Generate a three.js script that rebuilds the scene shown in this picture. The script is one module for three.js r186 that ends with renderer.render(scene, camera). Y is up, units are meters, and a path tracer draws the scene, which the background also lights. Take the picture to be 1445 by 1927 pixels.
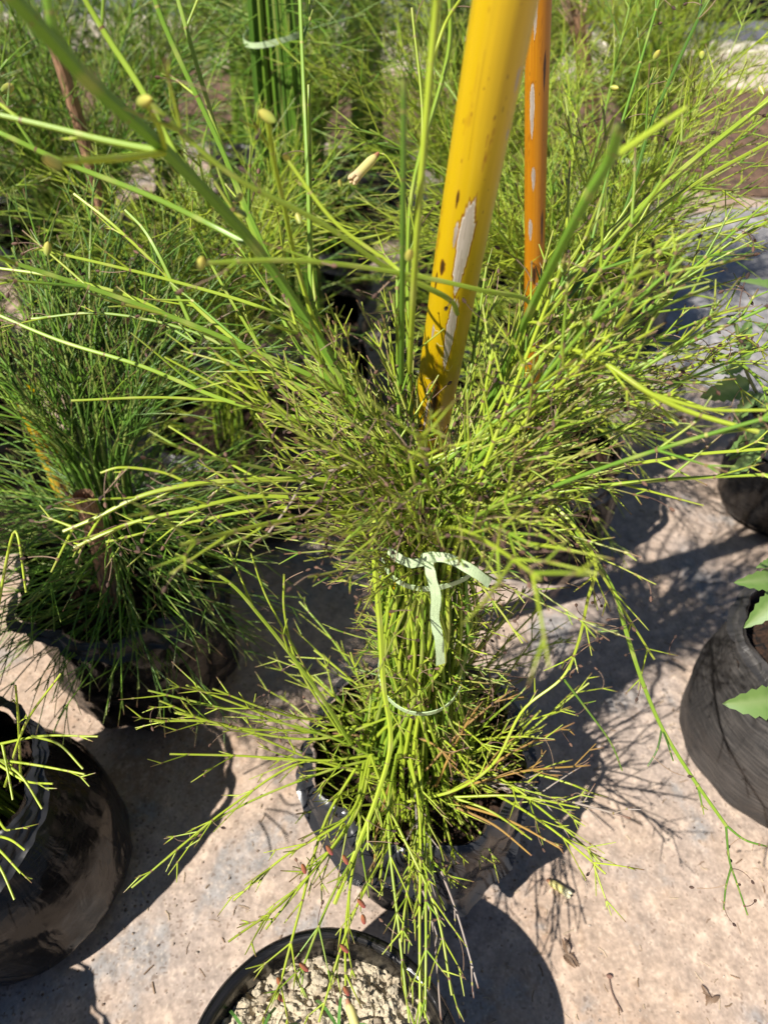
import * as THREE from 'three';
import { ImprovedNoise } from 'three/addons/math/ImprovedNoise.js';
import { mergeGeometries } from 'three/addons/utils/BufferGeometryUtils.js';

// ---------- camera, sky, sun, exposure ----------
const PITCH = 42 * Math.PI / 180, EYE = 1.08, F = 1428, CU = 722.5, CV = 963.5;   // F in pixels of the 1445 x 1927 photograph
const scene = new THREE.Scene();
const camera = new THREE.PerspectiveCamera(2 * Math.atan(963.5 / F) * 180 / Math.PI, 767 / 1024, 0.02, 80);
camera.position.set(0, EYE, 0);
camera.rotation.set(-PITCH, 0, 0);
camera.focus = 0.73;
camera.userData.fStop = 4.6;
scene.add(camera);

const SUN = new THREE.Vector3(-0.77, 0, 0.64).normalize().multiplyScalar(Math.cos(0.83)).setY(Math.sin(0.83));
{
  const w = 256, h = 128, d = new Float32Array(w * h * 4);
  for (let j = 0; j < h; j++) for (let i = 0; i < w; i++) {
    const el = (j + 0.5) / h * Math.PI - Math.PI / 2, az = (i + 0.5) / w * 2 * Math.PI - Math.PI;
    const s = Math.max(0, Math.sin(el)), k = Math.pow(1 - s, 3);
    const dir = new THREE.Vector3(Math.cos(el) * Math.cos(az), Math.sin(el), -Math.cos(el) * Math.sin(az));
    const g = Math.pow(Math.max(0, dir.dot(SUN)), 24) * 0.5;
    const o = (j * w + i) * 4;
    d[o] = 0.15 + 0.30 * k + g; d[o + 1] = 0.25 + 0.27 * k + g * 0.95; d[o + 2] = 0.50 + 0.10 * k + g * 0.85; d[o + 3] = 1;
  }
  const t = new THREE.DataTexture(d, w, h, THREE.RGBAFormat, THREE.FloatType);
  t.mapping = THREE.EquirectangularReflectionMapping; t.magFilter = THREE.LinearFilter; t.minFilter = THREE.LinearFilter; t.needsUpdate = true;
  scene.background = t; scene.environment = t;
  scene.backgroundIntensity = 0.32; scene.environmentIntensity = 0.32;
}
const sun = new THREE.DirectionalLight(new THREE.Color(1.0, 0.945, 0.86), 4.6);
sun.position.copy(SUN).multiplyScalar(6).add(new THREE.Vector3(0, 0, -1.5));
sun.target.position.set(0, 0, -1.5);
sun.castShadow = true; sun.shadow.mapSize.set(4096, 4096);
Object.assign(sun.shadow.camera, { left: -5, right: 5, top: 5, bottom: -5, near: 0.1, far: 20 });
scene.add(sun, sun.target);
const EXPOSURE = 1.52;

// ---------- helpers ----------
let seed = 12345;
const srand = (s) => { seed = s >>> 0; };
const rnd = () => { seed = (seed + 0x6D2B79F5) >>> 0; let t = seed; t = Math.imul(t ^ (t >>> 15), t | 1); t ^= t + Math.imul(t ^ (t >>> 7), t | 61); return ((t ^ (t >>> 14)) >>> 0) / 4294967296; };
const rr = (a, b) => a + (b - a) * rnd();
const V = (x, y, z) => new THREE.Vector3(x, y, z);
const inoise = new ImprovedNoise();
const N3 = (x, y, z) => inoise.noise(x, y, z);
const fbm = (x, y, z, o = 4) => { let a = 0.5, s = 0; for (let i = 0; i < o; i++) { s += a * N3(x, y, z); x *= 2.03; y *= 2.03; z *= 2.03; a *= 0.5; } return s; };
const sst = (a, b, x) => { const t = Math.min(1, Math.max(0, (x - a) / (b - a))); return t * t * (3 - 2 * t); };
const mixc = (a, b, t) => [a[0] + (b[0] - a[0]) * t, a[1] + (b[1] - a[1]) * t, a[2] + (b[2] - a[2]) * t];
const CP = Math.cos(PITCH), SP = Math.sin(PITCH);
// a point seen at pixel (u, v) of the photograph, d metres deep; and one on the level y = h
const P = (u, v, d) => { const x = (u - CU) / F * d, y = -(v - CV) / F * d; return V(x, EYE + y * CP - d * SP, -y * SP - d * CP); };
const G = (u, v, h = 0) => { const a = P(u, v, 1), t = (h - EYE) / (a.y - EYE); return V(a.x * t, h, a.z * t); };
const project = (p) => { const dy = p.y - EYE, d = -dy * SP - p.z * CP, y = dy * CP - p.z * SP; return [CU + p.x / d * F, CV - y / d * F, d]; };

const taken = new Map();
const numbered = (n) => { const k = taken.get(n) ?? 0; taken.set(n, k + 1); return k ? n + '_' + String(k).padStart(3, '0') : n; };
function thing(name, label, category, group, pos) {
  const o = new THREE.Group(); o.name = numbered(name); if (pos) o.position.copy(pos);
  o.userData = { label, category }; if (group) o.userData.group = group; scene.add(o); return o;
}
function mesh(name, geo, mat, parent) { const m = new THREE.Mesh(geo, mat); m.name = name; m.castShadow = m.receiveShadow = true; if (parent) parent.add(m); return m; }
function tagMesh(name, geo, mat, label, category, group) { const m = mesh(numbered(name), geo, mat, scene); m.userData = { label, category }; if (group) m.userData.group = group; return m; }
function structure(name, geo, mat, label) { const m = mesh(name, geo, mat, scene); m.userData.kind = 'structure'; if (label) m.userData.label = label; return m; }

class Builder {
  constructor() { this.p = []; this.n = []; this.c = []; this.i = []; }
  get empty() { return this.i.length === 0; }
  // a tube along pts; rad(t), col(t) with t from 0 to 1; ridges > 0 gives a fluted stem
  tube(pts, rad, col, sides = 4, ridges = 0, cap = true) {
    const m = pts.length; let nx = 0, ny = 0, nz = 0;
    const base = this.p.length / 3;
    for (let k = 0; k < m; k++) {
      const a = pts[Math.max(0, k - 1)], b = pts[Math.min(m - 1, k + 1)];
      let tx = b.x - a.x, ty = b.y - a.y, tz = b.z - a.z; const tl = Math.hypot(tx, ty, tz) || 1; tx /= tl; ty /= tl; tz /= tl;
      if (k === 0) { if (Math.abs(ty) < 0.9) { nx = tz; ny = 0; nz = -tx; } else { nx = 0; ny = tz; nz = -ty; } }
      const dp = nx * tx + ny * ty + nz * tz; nx -= tx * dp; ny -= ty * dp; nz -= tz * dp;
      const nl = Math.hypot(nx, ny, nz) || 1; nx /= nl; ny /= nl; nz /= nl;
      const bx = ty * nz - tz * ny, by = tz * nx - tx * nz, bz = tx * ny - ty * nx;
      const t = k / (m - 1), r = rad(t), c = col(t);
      for (let s = 0; s < sides; s++) {
        const an = s / sides * Math.PI * 2, ca = Math.cos(an), sa = Math.sin(an);
        const q = ridges ? r * (1 + 0.13 * Math.cos(an * ridges)) : r;
        const dx = nx * ca + bx * sa, dy = ny * ca + by * sa, dz = nz * ca + bz * sa;
        this.p.push(pts[k].x + dx * q, pts[k].y + dy * q, pts[k].z + dz * q);
        if (ridges) { const e = 0.13 * ridges * Math.sin(an * ridges), wx = -nx * sa + bx * ca, wy = -ny * sa + by * ca, wz = -nz * sa + bz * ca, l = Math.hypot(1, e); this.n.push((dx + wx * e) / l, (dy + wy * e) / l, (dz + wz * e) / l); }
        else this.n.push(dx, dy, dz);
        this.c.push(c[0], c[1], c[2]);
      }
    }
    for (let k = 0; k < m - 1; k++) for (let s = 0; s < sides; s++) {
      const a = base + k * sides + s, b = base + k * sides + (s + 1) % sides, c = a + sides, d = b + sides;
      this.i.push(a, b, d, a, d, c);
    }
    if (cap) { const l = base + (m - 1) * sides; for (let s = 1; s < sides - 1; s++) this.i.push(l, l + s, l + s + 1); }
  }
  // an ellipsoid-like bead along axis
  bead(c, ax, len, r, col, sides = 6, rings = 5) {
    const pts = [], a = ax.clone().normalize();
    for (let k = 0; k <= rings; k++) pts.push(c.clone().addScaledVector(a, (k / rings - 0.5) * len));
    this.tube(pts, (t) => r * Math.sqrt(Math.max(0.02, 1 - (2 * t - 1) ** 2)), typeof col === 'function' ? col : () => col, sides);
  }
  join(b) { const n = this.p.length / 3; for (const k of ['p', 'n', 'c']) for (let i = 0; i < b[k].length; i++) this[k].push(b[k][i]); for (let i = 0; i < b.i.length; i++) this.i.push(b.i[i] + n); }
  geo(off) {
    const g = new THREE.BufferGeometry(), p = new Float32Array(this.p);
    if (off) for (let k = 0; k < p.length; k += 3) { p[k] -= off.x; p[k + 1] -= off.y; p[k + 2] -= off.z; }
    g.setAttribute('position', new THREE.BufferAttribute(p, 3));
    g.setAttribute('normal', new THREE.BufferAttribute(new Float32Array(this.n), 3));
    g.setAttribute('color', new THREE.BufferAttribute(new Float32Array(this.c), 3));
    g.setIndex(this.i.length < 0 ? null : new THREE.BufferAttribute(new Uint32Array(this.i), 1));
    return g;
  }
}
const smooth = (pts, n) => new THREE.CatmullRomCurve3(pts, false, 'centripetal').getPoints(n);

// a computed texture: f(u, v) returns [r, g, b] in 0..1
function tex(w, h, f, srgb, wrap = THREE.RepeatWrapping) {
  const d = new Uint8Array(w * h * 4);
  for (let j = 0; j < h; j++) for (let i = 0; i < w; i++) {
    const c = f((i + 0.5) / w, (j + 0.5) / h), o = (j * w + i) * 4;
    d[o] = Math.max(0, Math.min(255, c[0] * 255)); d[o + 1] = Math.max(0, Math.min(255, c[1] * 255)); d[o + 2] = Math.max(0, Math.min(255, c[2] * 255)); d[o + 3] = 255;
  }
  const t = new THREE.DataTexture(d, w, h); t.wrapS = t.wrapT = wrap; t.magFilter = THREE.LinearFilter; t.minFilter = THREE.LinearMipmapLinearFilter; t.generateMipmaps = true;
  if (srgb) t.colorSpace = THREE.SRGBColorSpace; t.needsUpdate = true; return t;
}

// ---------- ground ----------
const GT = 4;      // metres per tile of the ground texture
srand(77);
const specks = new Float32Array(1024 * 1024);
for (let k = 0; k < specks.length; k++) specks[k] = rnd();
const groundField = (u, v) => {
  const x = u * GT, z = v * GT;
  const big = fbm(x * 2.1, z * 2.1, 3.3, 4), mid = fbm(x * 9, z * 9, 7.7, 4), fine = fbm(x * 45, z * 45, 1.1, 3);
  const streak = fbm(x * 26 + big * 3, z * 9, 5.5, 3);
  return { big, mid, fine, streak };
};
const gmap = tex(2048, 2048, (u, v) => {
  const { big, mid, fine, streak } = groundField(u, v), x = u * GT, z = v * GT;
  const sp = specks[(Math.floor(v * 2048) * 2048 + Math.floor(u * 2048) * 7 + 313) % specks.length], grit = N3(x * 170, z * 170, 0.5), grit2 = N3(x * 330, z * 260, 9.5);
  let c = mixc([0.745, 0.655, 0.58], [0.70, 0.635, 0.59], sst(-0.15, 0.3, big + mid * 0.5));
  c = mixc(c, [0.60, 0.60, 0.605], 0.7 * sst(0.08, 0.4, mid + streak * 0.5 + grit * 0.12));               // cleaner grey cement
  c = mixc(c, [0.58, 0.465, 0.375], 0.7 * sst(0.06, 0.36, -big * 0.8 + streak * 0.4 + fine * 0.5));   // brown soil film
  c = mixc(c, [0.80, 0.725, 0.65], 0.45 * sst(0.05, 0.4, fine - mid * 0.4 + grit * 0.25));
  const k = 1 + fine * 0.2 + grit * 0.10 + grit2 * 0.09 + (sp - 0.5) * 0.10;
  c = [c[0] * k, c[1] * k, c[2] * k];
  if (grit + grit2 * 0.6 + mid * 0.5 > 0.62) c = mixc(c, [0.40, 0.33, 0.28], 0.55);
  if (grit2 - grit * 0.6 > 0.62) c = mixc(c, [0.86, 0.80, 0.73], 0.5);
  return c;
}, true);
const gbump = tex(1024, 1024, (u, v) => {
  const { mid, fine, streak } = groundField(u, v), sp = specks[Math.floor(v * 1024) * 1024 + Math.floor(u * 1024)];
  const h = 0.5 + fine * 0.4 + mid * 0.25 + streak * 0.2 + (sp - 0.5) * 0.16; return [h, h, h];
}, false);
const groundMat = new THREE.MeshStandardMaterial({ map: gmap, bumpMap: gbump, bumpScale: 0.006, roughness: 0.93 });
{
  const g = new THREE.PlaneGeometry(60, 60, 1, 1); g.rotateX(-Math.PI / 2);
  const uv = g.attributes.uv, p = g.attributes.position;
  for (let k = 0; k < uv.count; k++) uv.setXY(k, (p.getX(k) + 2.2) / GT, (-p.getZ(k) + 0.6) / GT);
  structure('ground', g, groundMat, 'dusty pinkish cement ground under the pots');
}
// sheets a little above the ground, outlines wavy
function sheet(name, pts, y, mat, label, scale = 1) {
  const s = new THREE.Shape(); const curve = new THREE.CatmullRomCurve3(pts.map(([x, z]) => V(x, 0, z)), true).getPoints(pts.length * 12);
  curve.forEach((q, k) => { const n = 1 + 0.0 * k; const e = 0.06 * fbm(q.x * 6, q.z * 6, 2.2, 3) * n; k ? s.lineTo(q.x + e, -q.z + e) : s.moveTo(q.x + e, -q.z + e); });
  const g = new THREE.ShapeGeometry(s); const p = g.attributes.position, uv = g.attributes.uv;
  for (let k = 0; k < p.count; k++) uv.setXY(k, p.getX(k) / scale, p.getY(k) / scale);
  g.rotateX(-Math.PI / 2); g.translate(0, y, 0); return structure(name, g, mat, label);
}
const soilTex = tex(512, 512, (u, v) => { const a = fbm(u * 14, v * 14, 9.1, 5), b = fbm(u * 60, v * 60, 4.1, 3); const k = 1 + a * 0.5 + b * 0.6; return [0.43 * k, 0.335 * k, 0.265 * k]; }, true);
const soilBump = tex(512, 512, (u, v) => { const h = 0.5 + fbm(u * 20, v * 20, 2.1, 5); return [h, h, h]; }, false);
const soilStrip = new THREE.MeshStandardMaterial({ map: soilTex, bumpMap: soilBump, bumpScale: 0.03, roughness: 1 });
const cementTex = tex(512, 512, (u, v) => { const a = fbm(u * 8, v * 8, 1.7, 5), b = fbm(u * 70, v * 70, 6.1, 2); const k = 1 + a * 0.35 + b * 0.25; return [0.59 * k, 0.58 * k, 0.58 * k]; }, true);
const cementMat = new THREE.MeshStandardMaterial({ map: cementTex, bumpMap: soilBump, bumpScale: 0.012, roughness: 0.9 });
sheet('path', [[0.75, -1.75], [1.3, -1.5], [3.5, -1.6], [4.5, -2.6], [2.6, -3.0], [1.0, -2.75]], 0.004, cementMat, 'grey cement patch on the right beyond the pots', 1);
sheet('soil_bed', [[-6, -3.9], [-3, -3.7], [0, -3.7], [1.6, -3.0], [3, -2.9], [7, -3.2], [8, -4.2], [0, -5.0], [-7, -6.2]], 0.008, soilStrip, 'strip of bare brown soil before the kerb', 1);
// kerb of separate concrete blocks
const kerbTex = tex(512, 256, (u, v) => { const a = fbm(u * 9, v * 5, 8.7, 5), b = fbm(u * 60, v * 30, 3.1, 2); const k = 1 + a * 0.3 + b * 0.25; return [0.83 * k, 0.79 * k, 0.72 * k]; }, true);
const kerbMat = new THREE.MeshStandardMaterial({ map: kerbTex, bumpMap: soilBump, bumpScale: 0.006, roughness: 0.92 });
{
  const ka = G(60, 95, 0), kb = G(1400, 160, 0);
  const kerb = thing('kerb', 'pale concrete kerb of end to end blocks beyond the soil strip', 'kerb', null, ka.clone().lerp(kb, 0.5)); kerb.rotation.y = Math.atan2(ka.z - kb.z, kb.x - ka.x);
  const shape = new THREE.Shape(); shape.moveTo(-0.11, 0); shape.lineTo(0.13, 0); shape.lineTo(0.13, 0.17); shape.quadraticCurveTo(0.13, 0.2, 0.1, 0.2); shape.lineTo(-0.09, 0.2); shape.quadraticCurveTo(-0.11, 0.2, -0.11, 0.18); shape.closePath();
  const bg = new THREE.ExtrudeGeometry(shape, { depth: 0.985, bevelEnabled: false }); bg.rotateY(-Math.PI / 2); bg.translate(0.49, 0, 0);
  srand(31);
  for (let k = -7; k <= 7; k++) { const b = mesh('kerb_block', bg, kerbMat, kerb); b.position.set(k, rr(-0.008, 0.008), rr(-0.012, 0.012)); b.rotation.y = rr(-0.008, 0.008); }
}
const roadMat = new THREE.MeshStandardMaterial({ map: cementTex, color: new THREE.Color(0.42, 0.45, 0.52), bumpMap: soilBump, bumpScale: 0.008, roughness: 0.85 });
{ const g = new THREE.PlaneGeometry(60, 18); g.rotateX(-Math.PI / 2); g.translate(0, 0.05, -14.4); const uv = g.attributes.uv; for (let k = 0; k < 4; k++) uv.setXY(k, uv.getX(k) * 30, uv.getY(k) * 9); structure('road', g, roadMat, 'blue grey paved lane beyond the kerb'); }

// ---------- materials ----------
const stemMat = new THREE.MeshPhysicalMaterial({ vertexColors: true, roughness: 0.36, specularIntensity: 0.9 });
const dryMat = new THREE.MeshStandardMaterial({ vertexColors: true, roughness: 0.85 });
const petalMat = new THREE.MeshPhysicalMaterial({ vertexColors: true, roughness: 0.6, transmission: 0.2, thickness: 0 });
const leafMat = new THREE.MeshPhysicalMaterial({ vertexColors: true, roughness: 0.5, transmission: 0.28, thickness: 0, side: THREE.DoubleSide });
const filmBump = tex(512, 512, (u, v) => { const a = fbm(u * 46 + fbm(u * 5, v * 5, 1, 2) * 5, v * 7, 2.4, 4), b = 1 - Math.abs(fbm(u * 9 + v * 4, v * 13, 8.1, 3)) * 2.2; const h = 0.5 + a * 0.45 + (b - 0.5) * 0.3; return [h, h, h]; }, false);
const filmDust = tex(512, 512, (u, v) => { const a = fbm(u * 5, v * 5, 5.2, 3), b = fbm(u * 12 + v * 9, v * 95, 3.1, 3); const k = sst(-0.25, 0.6, a + b * 0.8); return mixc([0.075, 0.075, 0.08], [0.20, 0.185, 0.175], k); }, true);
const filmRough = tex(256, 256, (u, v) => { const a = fbm(u * 7, v * 7, 5.2, 4); const r = 0.22 + 0.28 * sst(0, 0.5, a); return [r, r, r]; }, false);
const film = new THREE.MeshPhysicalMaterial({ map: filmDust, roughnessMap: filmRough, roughness: 1, bumpMap: filmBump, bumpScale: 0.0016, side: THREE.DoubleSide, specularIntensity: 0.9 });
const cuffFilm = new THREE.MeshPhysicalMaterial({ color: new THREE.Color(0.022, 0.022, 0.024), roughness: 0.32, bumpMap: filmBump, bumpScale: 0.0005, side: THREE.DoubleSide });
const paleCuff = new THREE.MeshPhysicalMaterial({ color: new THREE.Color(0.028, 0.029, 0.033), roughness: 0.22, bumpMap: filmBump, bumpScale: 0.0006, side: THREE.DoubleSide });
const dustyFilmTex = tex(512, 512, (u, v) => { const a = fbm(u * 4, v * 4, 1.2, 3), b = fbm(u * 10 + v * 12, v * 110, 7.1, 4); const k = sst(-0.35, 0.5, a * 0.8 + b * 0.9); return mixc([0.19, 0.185, 0.185], [0.335, 0.32, 0.31], k); }, true);
const dustyFilm = new THREE.MeshPhysicalMaterial({ map: dustyFilmTex, roughness: 0.48, bumpMap: filmBump, bumpScale: 0.003, side: THREE.DoubleSide });
const potSoil = new THREE.MeshStandardMaterial({ map: soilTex, color: new THREE.Color(0.26, 0.22, 0.19), bumpMap: soilBump, bumpScale: 0.02, roughness: 1 });
const sandSoil = new THREE.MeshStandardMaterial({ vertexColors: true, roughness: 1, bumpMap: soilBump, bumpScale: 0.008 });

// ---------- nursery bags ----------
// o: pos, r, h, top (radius of the mouth), lean [x, z], soil (height), cuff(theta) length of the turned-down rim, rim(theta) extra height
function nurseryBag(o, label, group) {
  const t = thing('nursery_bag', label, 'nursery bag', group, o.pos);
  const nt = o.nt ?? 132, rows = o.rows ?? 46, sd = o.seed;
  const lean = o.lean ?? [0, 0], fold = o.fold ?? 1;
  const surf = (th, f) => {           // f: 0 at the foot, 1 at the rim
    const c = Math.cos(th), s = Math.sin(th), y = f * (o.h + (o.rim ? o.rim(th) * f * f : 0));
    let r = o.r * (0.80 + 0.2 * sst(0, 0.16, f)) * (1 + 0.05 * Math.sin(Math.PI * Math.min(1, f * 1.1)));
    r += (o.top - o.r) * sst(0.45, 1, f);
    const pl = Math.pow(Math.abs(Math.sin(th * 3.5 + sd + 1.2 * N3(c * 1.5, s * 1.5, f * 2 + sd))), 0.6);
    const w1 = 1 - 2 * Math.abs(fbm(c * 3.2 + f * 1.3, s * 3.2, f * 3.5 + sd, 3));
    const w2 = 1 - 2 * Math.abs(fbm(c * 8 + f * 5, s * 8 - f * 3, f * 7 + sd * 2, 2));
    const soft = fbm(c * 2.2 + sd, s * 2.2, f * 2.2, 2), drag = fbm(c * 4 + s * 3 + sd, f * 16 + c * 5, s * 4, 2);
    r += fold * ((pl - 0.7) * 0.012 * sst(0.55, 1, f) + soft * 0.016 + (w1 - 0.6) * 0.010 * (0.1 + 0.9 * f) + (w2 - 0.7) * 0.0018 + drag * 0.006 * (1 - f));
    return V(c * r + lean[0] * f, y + 0.012 * sst(0, 0.05, f) * 0, s * r + lean[1] * f);
  };
  const grid = (fn, nr) => {
    const g = new THREE.BufferGeometry(), p = [], uv = [], ix = [];
    for (let j = 0; j <= nr; j++) for (let i = 0; i <= nt; i++) { const th = i / nt * Math.PI * 2, q = fn(th, j / nr); p.push(q.x, q.y, q.z); uv.push(th * o.r / 0.35 * 1.0, (q.y + (fn.off ?? 0)) / 0.35); }
    for (let j = 0; j < nr; j++) for (let i = 0; i < nt; i++) { const a = j * (nt + 1) + i, b = a + 1, c = a + nt + 1, d = c + 1; ix.push(a, c, b, b, c, d); }
    g.setAttribute('position', new THREE.Float32BufferAttribute(p, 3)); g.setAttribute('uv', new THREE.Float32BufferAttribute(uv, 2)); g.setIndex(ix); g.computeVertexNormals(); return g;
  };
  mesh('bag_film', grid((th, f) => surf(th, Math.max(0.002, f)), rows), o.mat ?? film, t);
  if (o.cuff) {
    mesh('folded_rim', grid((th, f) => {
      const L = o.cuff(th), q = surf(th, 1), c = Math.cos(th), s = Math.sin(th);
      const dn = f * L, arc = Math.min(1, dn / 0.02), under = surf(th, Math.max(0.02, 1 - dn / o.h));
      const base = Math.hypot(under.x - lean[0], under.z - lean[1]), rq = Math.hypot(q.x - lean[0], q.z - lean[1]);
      let r = Math.max(base, rq * (1 - f * 0.06)) + 0.003 + 0.010 * Math.sin(arc * Math.PI / 2) + f * L * (0.10 + 0.25 * fbm(c * 3, s * 3, sd, 2));
      r += 0.012 * fbm(c * 3.4 + f * 2, s * 3.4, f * 1.6 + sd, 2);
      r += 0.007 * sst(0.9, 1, f);
      return V(c * r + lean[0], q.y + 0.004 * Math.sin(arc * Math.PI) - dn + 0.003 * N3(c * 12, s * 12, sd), s * r + lean[1]);
    }, 18), o.cuffMat ?? o.mat ?? cuffFilm, t);
  }
  if (o.soil) {
    const g = new THREE.CircleGeometry(1, 64, 0, Math.PI * 2), nr = 20, p = [], uv = [], ix = [];
    const f = o.soil / o.h;
    for (let j = 0; j <= nr; j++) for (let i = 0; i <= nt; i++) { const th = i / nt * Math.PI * 2, e = surf(th, f), k = j / nr * 0.985, x = (e.x - lean[0] * f) * k + lean[0] * f, z = (e.z - lean[1] * f) * k + lean[1] * f; p.push(x, o.soil + 0.05 * fbm(x * 26, z * 26, sd, 4), z); uv.push(x / 0.3, z / 0.3); }
    for (let j = 0; j < nr; j++) for (let i = 0; i < nt; i++) { const a = j * (nt + 1) + i, b = a + 1, c = a + nt + 1, d = c + 1; ix.push(a, b, c, b, d, c); }
    g.setAttribute('position', new THREE.Float32BufferAttribute(p, 3)); g.setAttribute('uv', new THREE.Float32BufferAttribute(uv, 2)); g.setIndex(ix); g.computeVertexNormals();
    mesh('soil', g, o.soilMat ?? potSoil, t);
  }
  return t;
}
const angd = (a, b) => Math.abs(Math.atan2(Math.sin(a - b), Math.cos(a - b)));   // theta: 0 is right, pi/2 towards the camera

const MC = G(786, 1425, 0.19).setY(0);            // foot of the main bag
nurseryBag({ pos: MC, r: 0.126, h: 0.222, top: 0.128, soil: 0.168, seed: 4.2, nt: 180, cuffMat: paleCuff,
  cuff: (th) => 0.016 + 0.095 * Math.exp(-Math.pow(angd(th, 1.15) / 0.5, 2)) + 0.05 * Math.exp(-Math.pow(angd(th, 2.2) / 0.5, 2)) + 0.012 * N3(th * 2, 1, 1) * Math.sin(th / 2),
  rim: (th) => 0.006 * Math.sin(th * 3) },
  'black plastic nursery bag holding the tall tied plant in the middle', 'nursery bags on the ground');
const LB = G(58, 1650, 0).setY(0);
nurseryBag({ pos: LB, r: 0.146, h: 0.25, top: 0.110, soil: 0.11, seed: 9.7, lean: [-0.038, 0.0], nt: 180, fold: 0.45,
  cuff: (th) => 0.014 + 0.02 * Math.exp(-Math.pow(angd(th, 0.9) / 0.5, 2)) + 0.006 * Math.sin(th * 2) },
  'bulging glossy black nursery bag at the left edge, nearest the camera there', 'nursery bags on the ground');
const RB = G(1465, 1420, 0).setY(0);
nurseryBag({ pos: RB, r: 0.158, h: 0.27, top: 0.138, soil: 0.22, seed: 15.1, lean: [0.01, 0], mat: dustyFilm, fold: 0.6, cuff: (th) => 0.012 },
  'dusty grey nursery bag at the right edge under broad leaves', 'nursery bags on the ground');
const AB = G(300, 1265, 0).setY(0);
nurseryBag({ pos: AB, r: 0.130, h: 0.27, top: 0.138, soil: 0.21, seed: 21.4, fold: 1.7, cuff: (th) => 0.022 + 0.012 * Math.sin(th * 2.0) },
  'crumpled black nursery bag behind the left one, brown stake beside it', 'nursery bags on the ground');
const DB = G(985, 1010, 0).setY(0);
nurseryBag({ pos: DB, r: 0.15, h: 0.24, top: 0.145, soil: 0.19, seed: 31.9, cuff: () => 0.02 },
  'shaded black nursery bag just behind the middle one, to its right', 'nursery bags on the ground');
const backBags = [   // place, radius, label
  [-0.28, -1.22, 0.16, 'crumpled black bag seen through the stems left of the yellow stake'],
  [-0.85, -1.20, 0.16, 'black bag at the left edge in the second row'],
  [-0.62, -1.62, 0.16, 'black bag in the third row on the left'],
  [-0.20, -1.62, 0.15, 'black bag under the dark tied trunk near the top'],
  [0.17, -1.62, 0.15, 'black bag behind the yellow stake'],
  [0.62, -1.95, 0.15, 'black bag on the right under the frayed wooden stake'],
  [-0.06, -2.75, 0.15, 'distant black bag below the small tied trunk at the top'],
  [-0.62, -2.30, 0.15, 'distant black bag at upper left among green stems'],
  [0.25, -2.25, 0.15, 'distant black bag hidden behind the two yellow stakes'],
  [-1.22, -2.55, 0.15, 'distant black bag at far upper left beside the brown stick'],
  [-1.12, -1.72, 0.15, 'black bag at the left edge in the third row'],
  [0.52, -2.80, 0.15, 'distant black bag right of the stakes near the top'],
  [-0.50, -3.05, 0.15, 'farthest black bag at the top, left of the dark trunk'],
  [-0.20, -2.10, 0.15, 'black bag just behind the dark tied trunk'],
  [-0.90, -2.08, 0.15, 'black bag between the rows at the upper left'],
  [-0.34, -2.58, 0.15, 'distant black bag left of the small tied trunk'],
].map(([x, z, r, label], k) => { const p = V(x, 0, z); nurseryBag({ pos: p, r, h: 0.24, top: r * 0.97, soil: 0.19, seed: 40 + k * 3.3, nt: 72, rows: 24, fold: 1.3, cuff: (th) => 0.04 + 0.025 * Math.sin(th * 2 + k) }, label, 'nursery bags on the ground'); return p; });
// bag wholly in the corner below the left one: only its shadow enters the frame
const CB = V(-0.63, 0, -0.07);
nurseryBag({ pos: CB, r: 0.14, h: 0.24, top: 0.13, soil: 0.2, seed: 71, nt: 72, rows: 24, cuff: () => 0.02 }, 'black bag below the left edge whose shadow falls into the lower left corner', 'nursery bags on the ground');
const offBags = [[-1.2, -0.9, 'black bag outside the left edge, level with the crumpled bag'], [-1.5, -1.4, 'black bag outside the left edge, second back'], [-1.8, -2.0, 'black bag outside the left edge, third back']].map(([x, z, label], k) => { const p = V(x, 0, z); nurseryBag({ pos: p, r: 0.15, h: 0.24, top: 0.145, soil: 0.19, seed: 120 + k * 3, nt: 60, rows: 20, cuff: () => 0.03 }, label, 'nursery bags on the ground'); return p; });
// far bags on the lane at upper right
[[1330, 28], [1425, 22], [1240, 5]].forEach(([u, v], k) => { const p = G(u, v, 0.05); nurseryBag({ pos: p, r: 0.34, h: 0.4, top: 0.34, soil: 0.33, seed: 90 + k, nt: 60, rows: 20, cuff: () => 0.05 }, ['large black bag on the lane at the upper right', 'large black bag at the upper right corner of the lane', 'large black bag on the lane behind green stems, left of the others'][k], 'large bags beyond the kerb'); });

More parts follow.
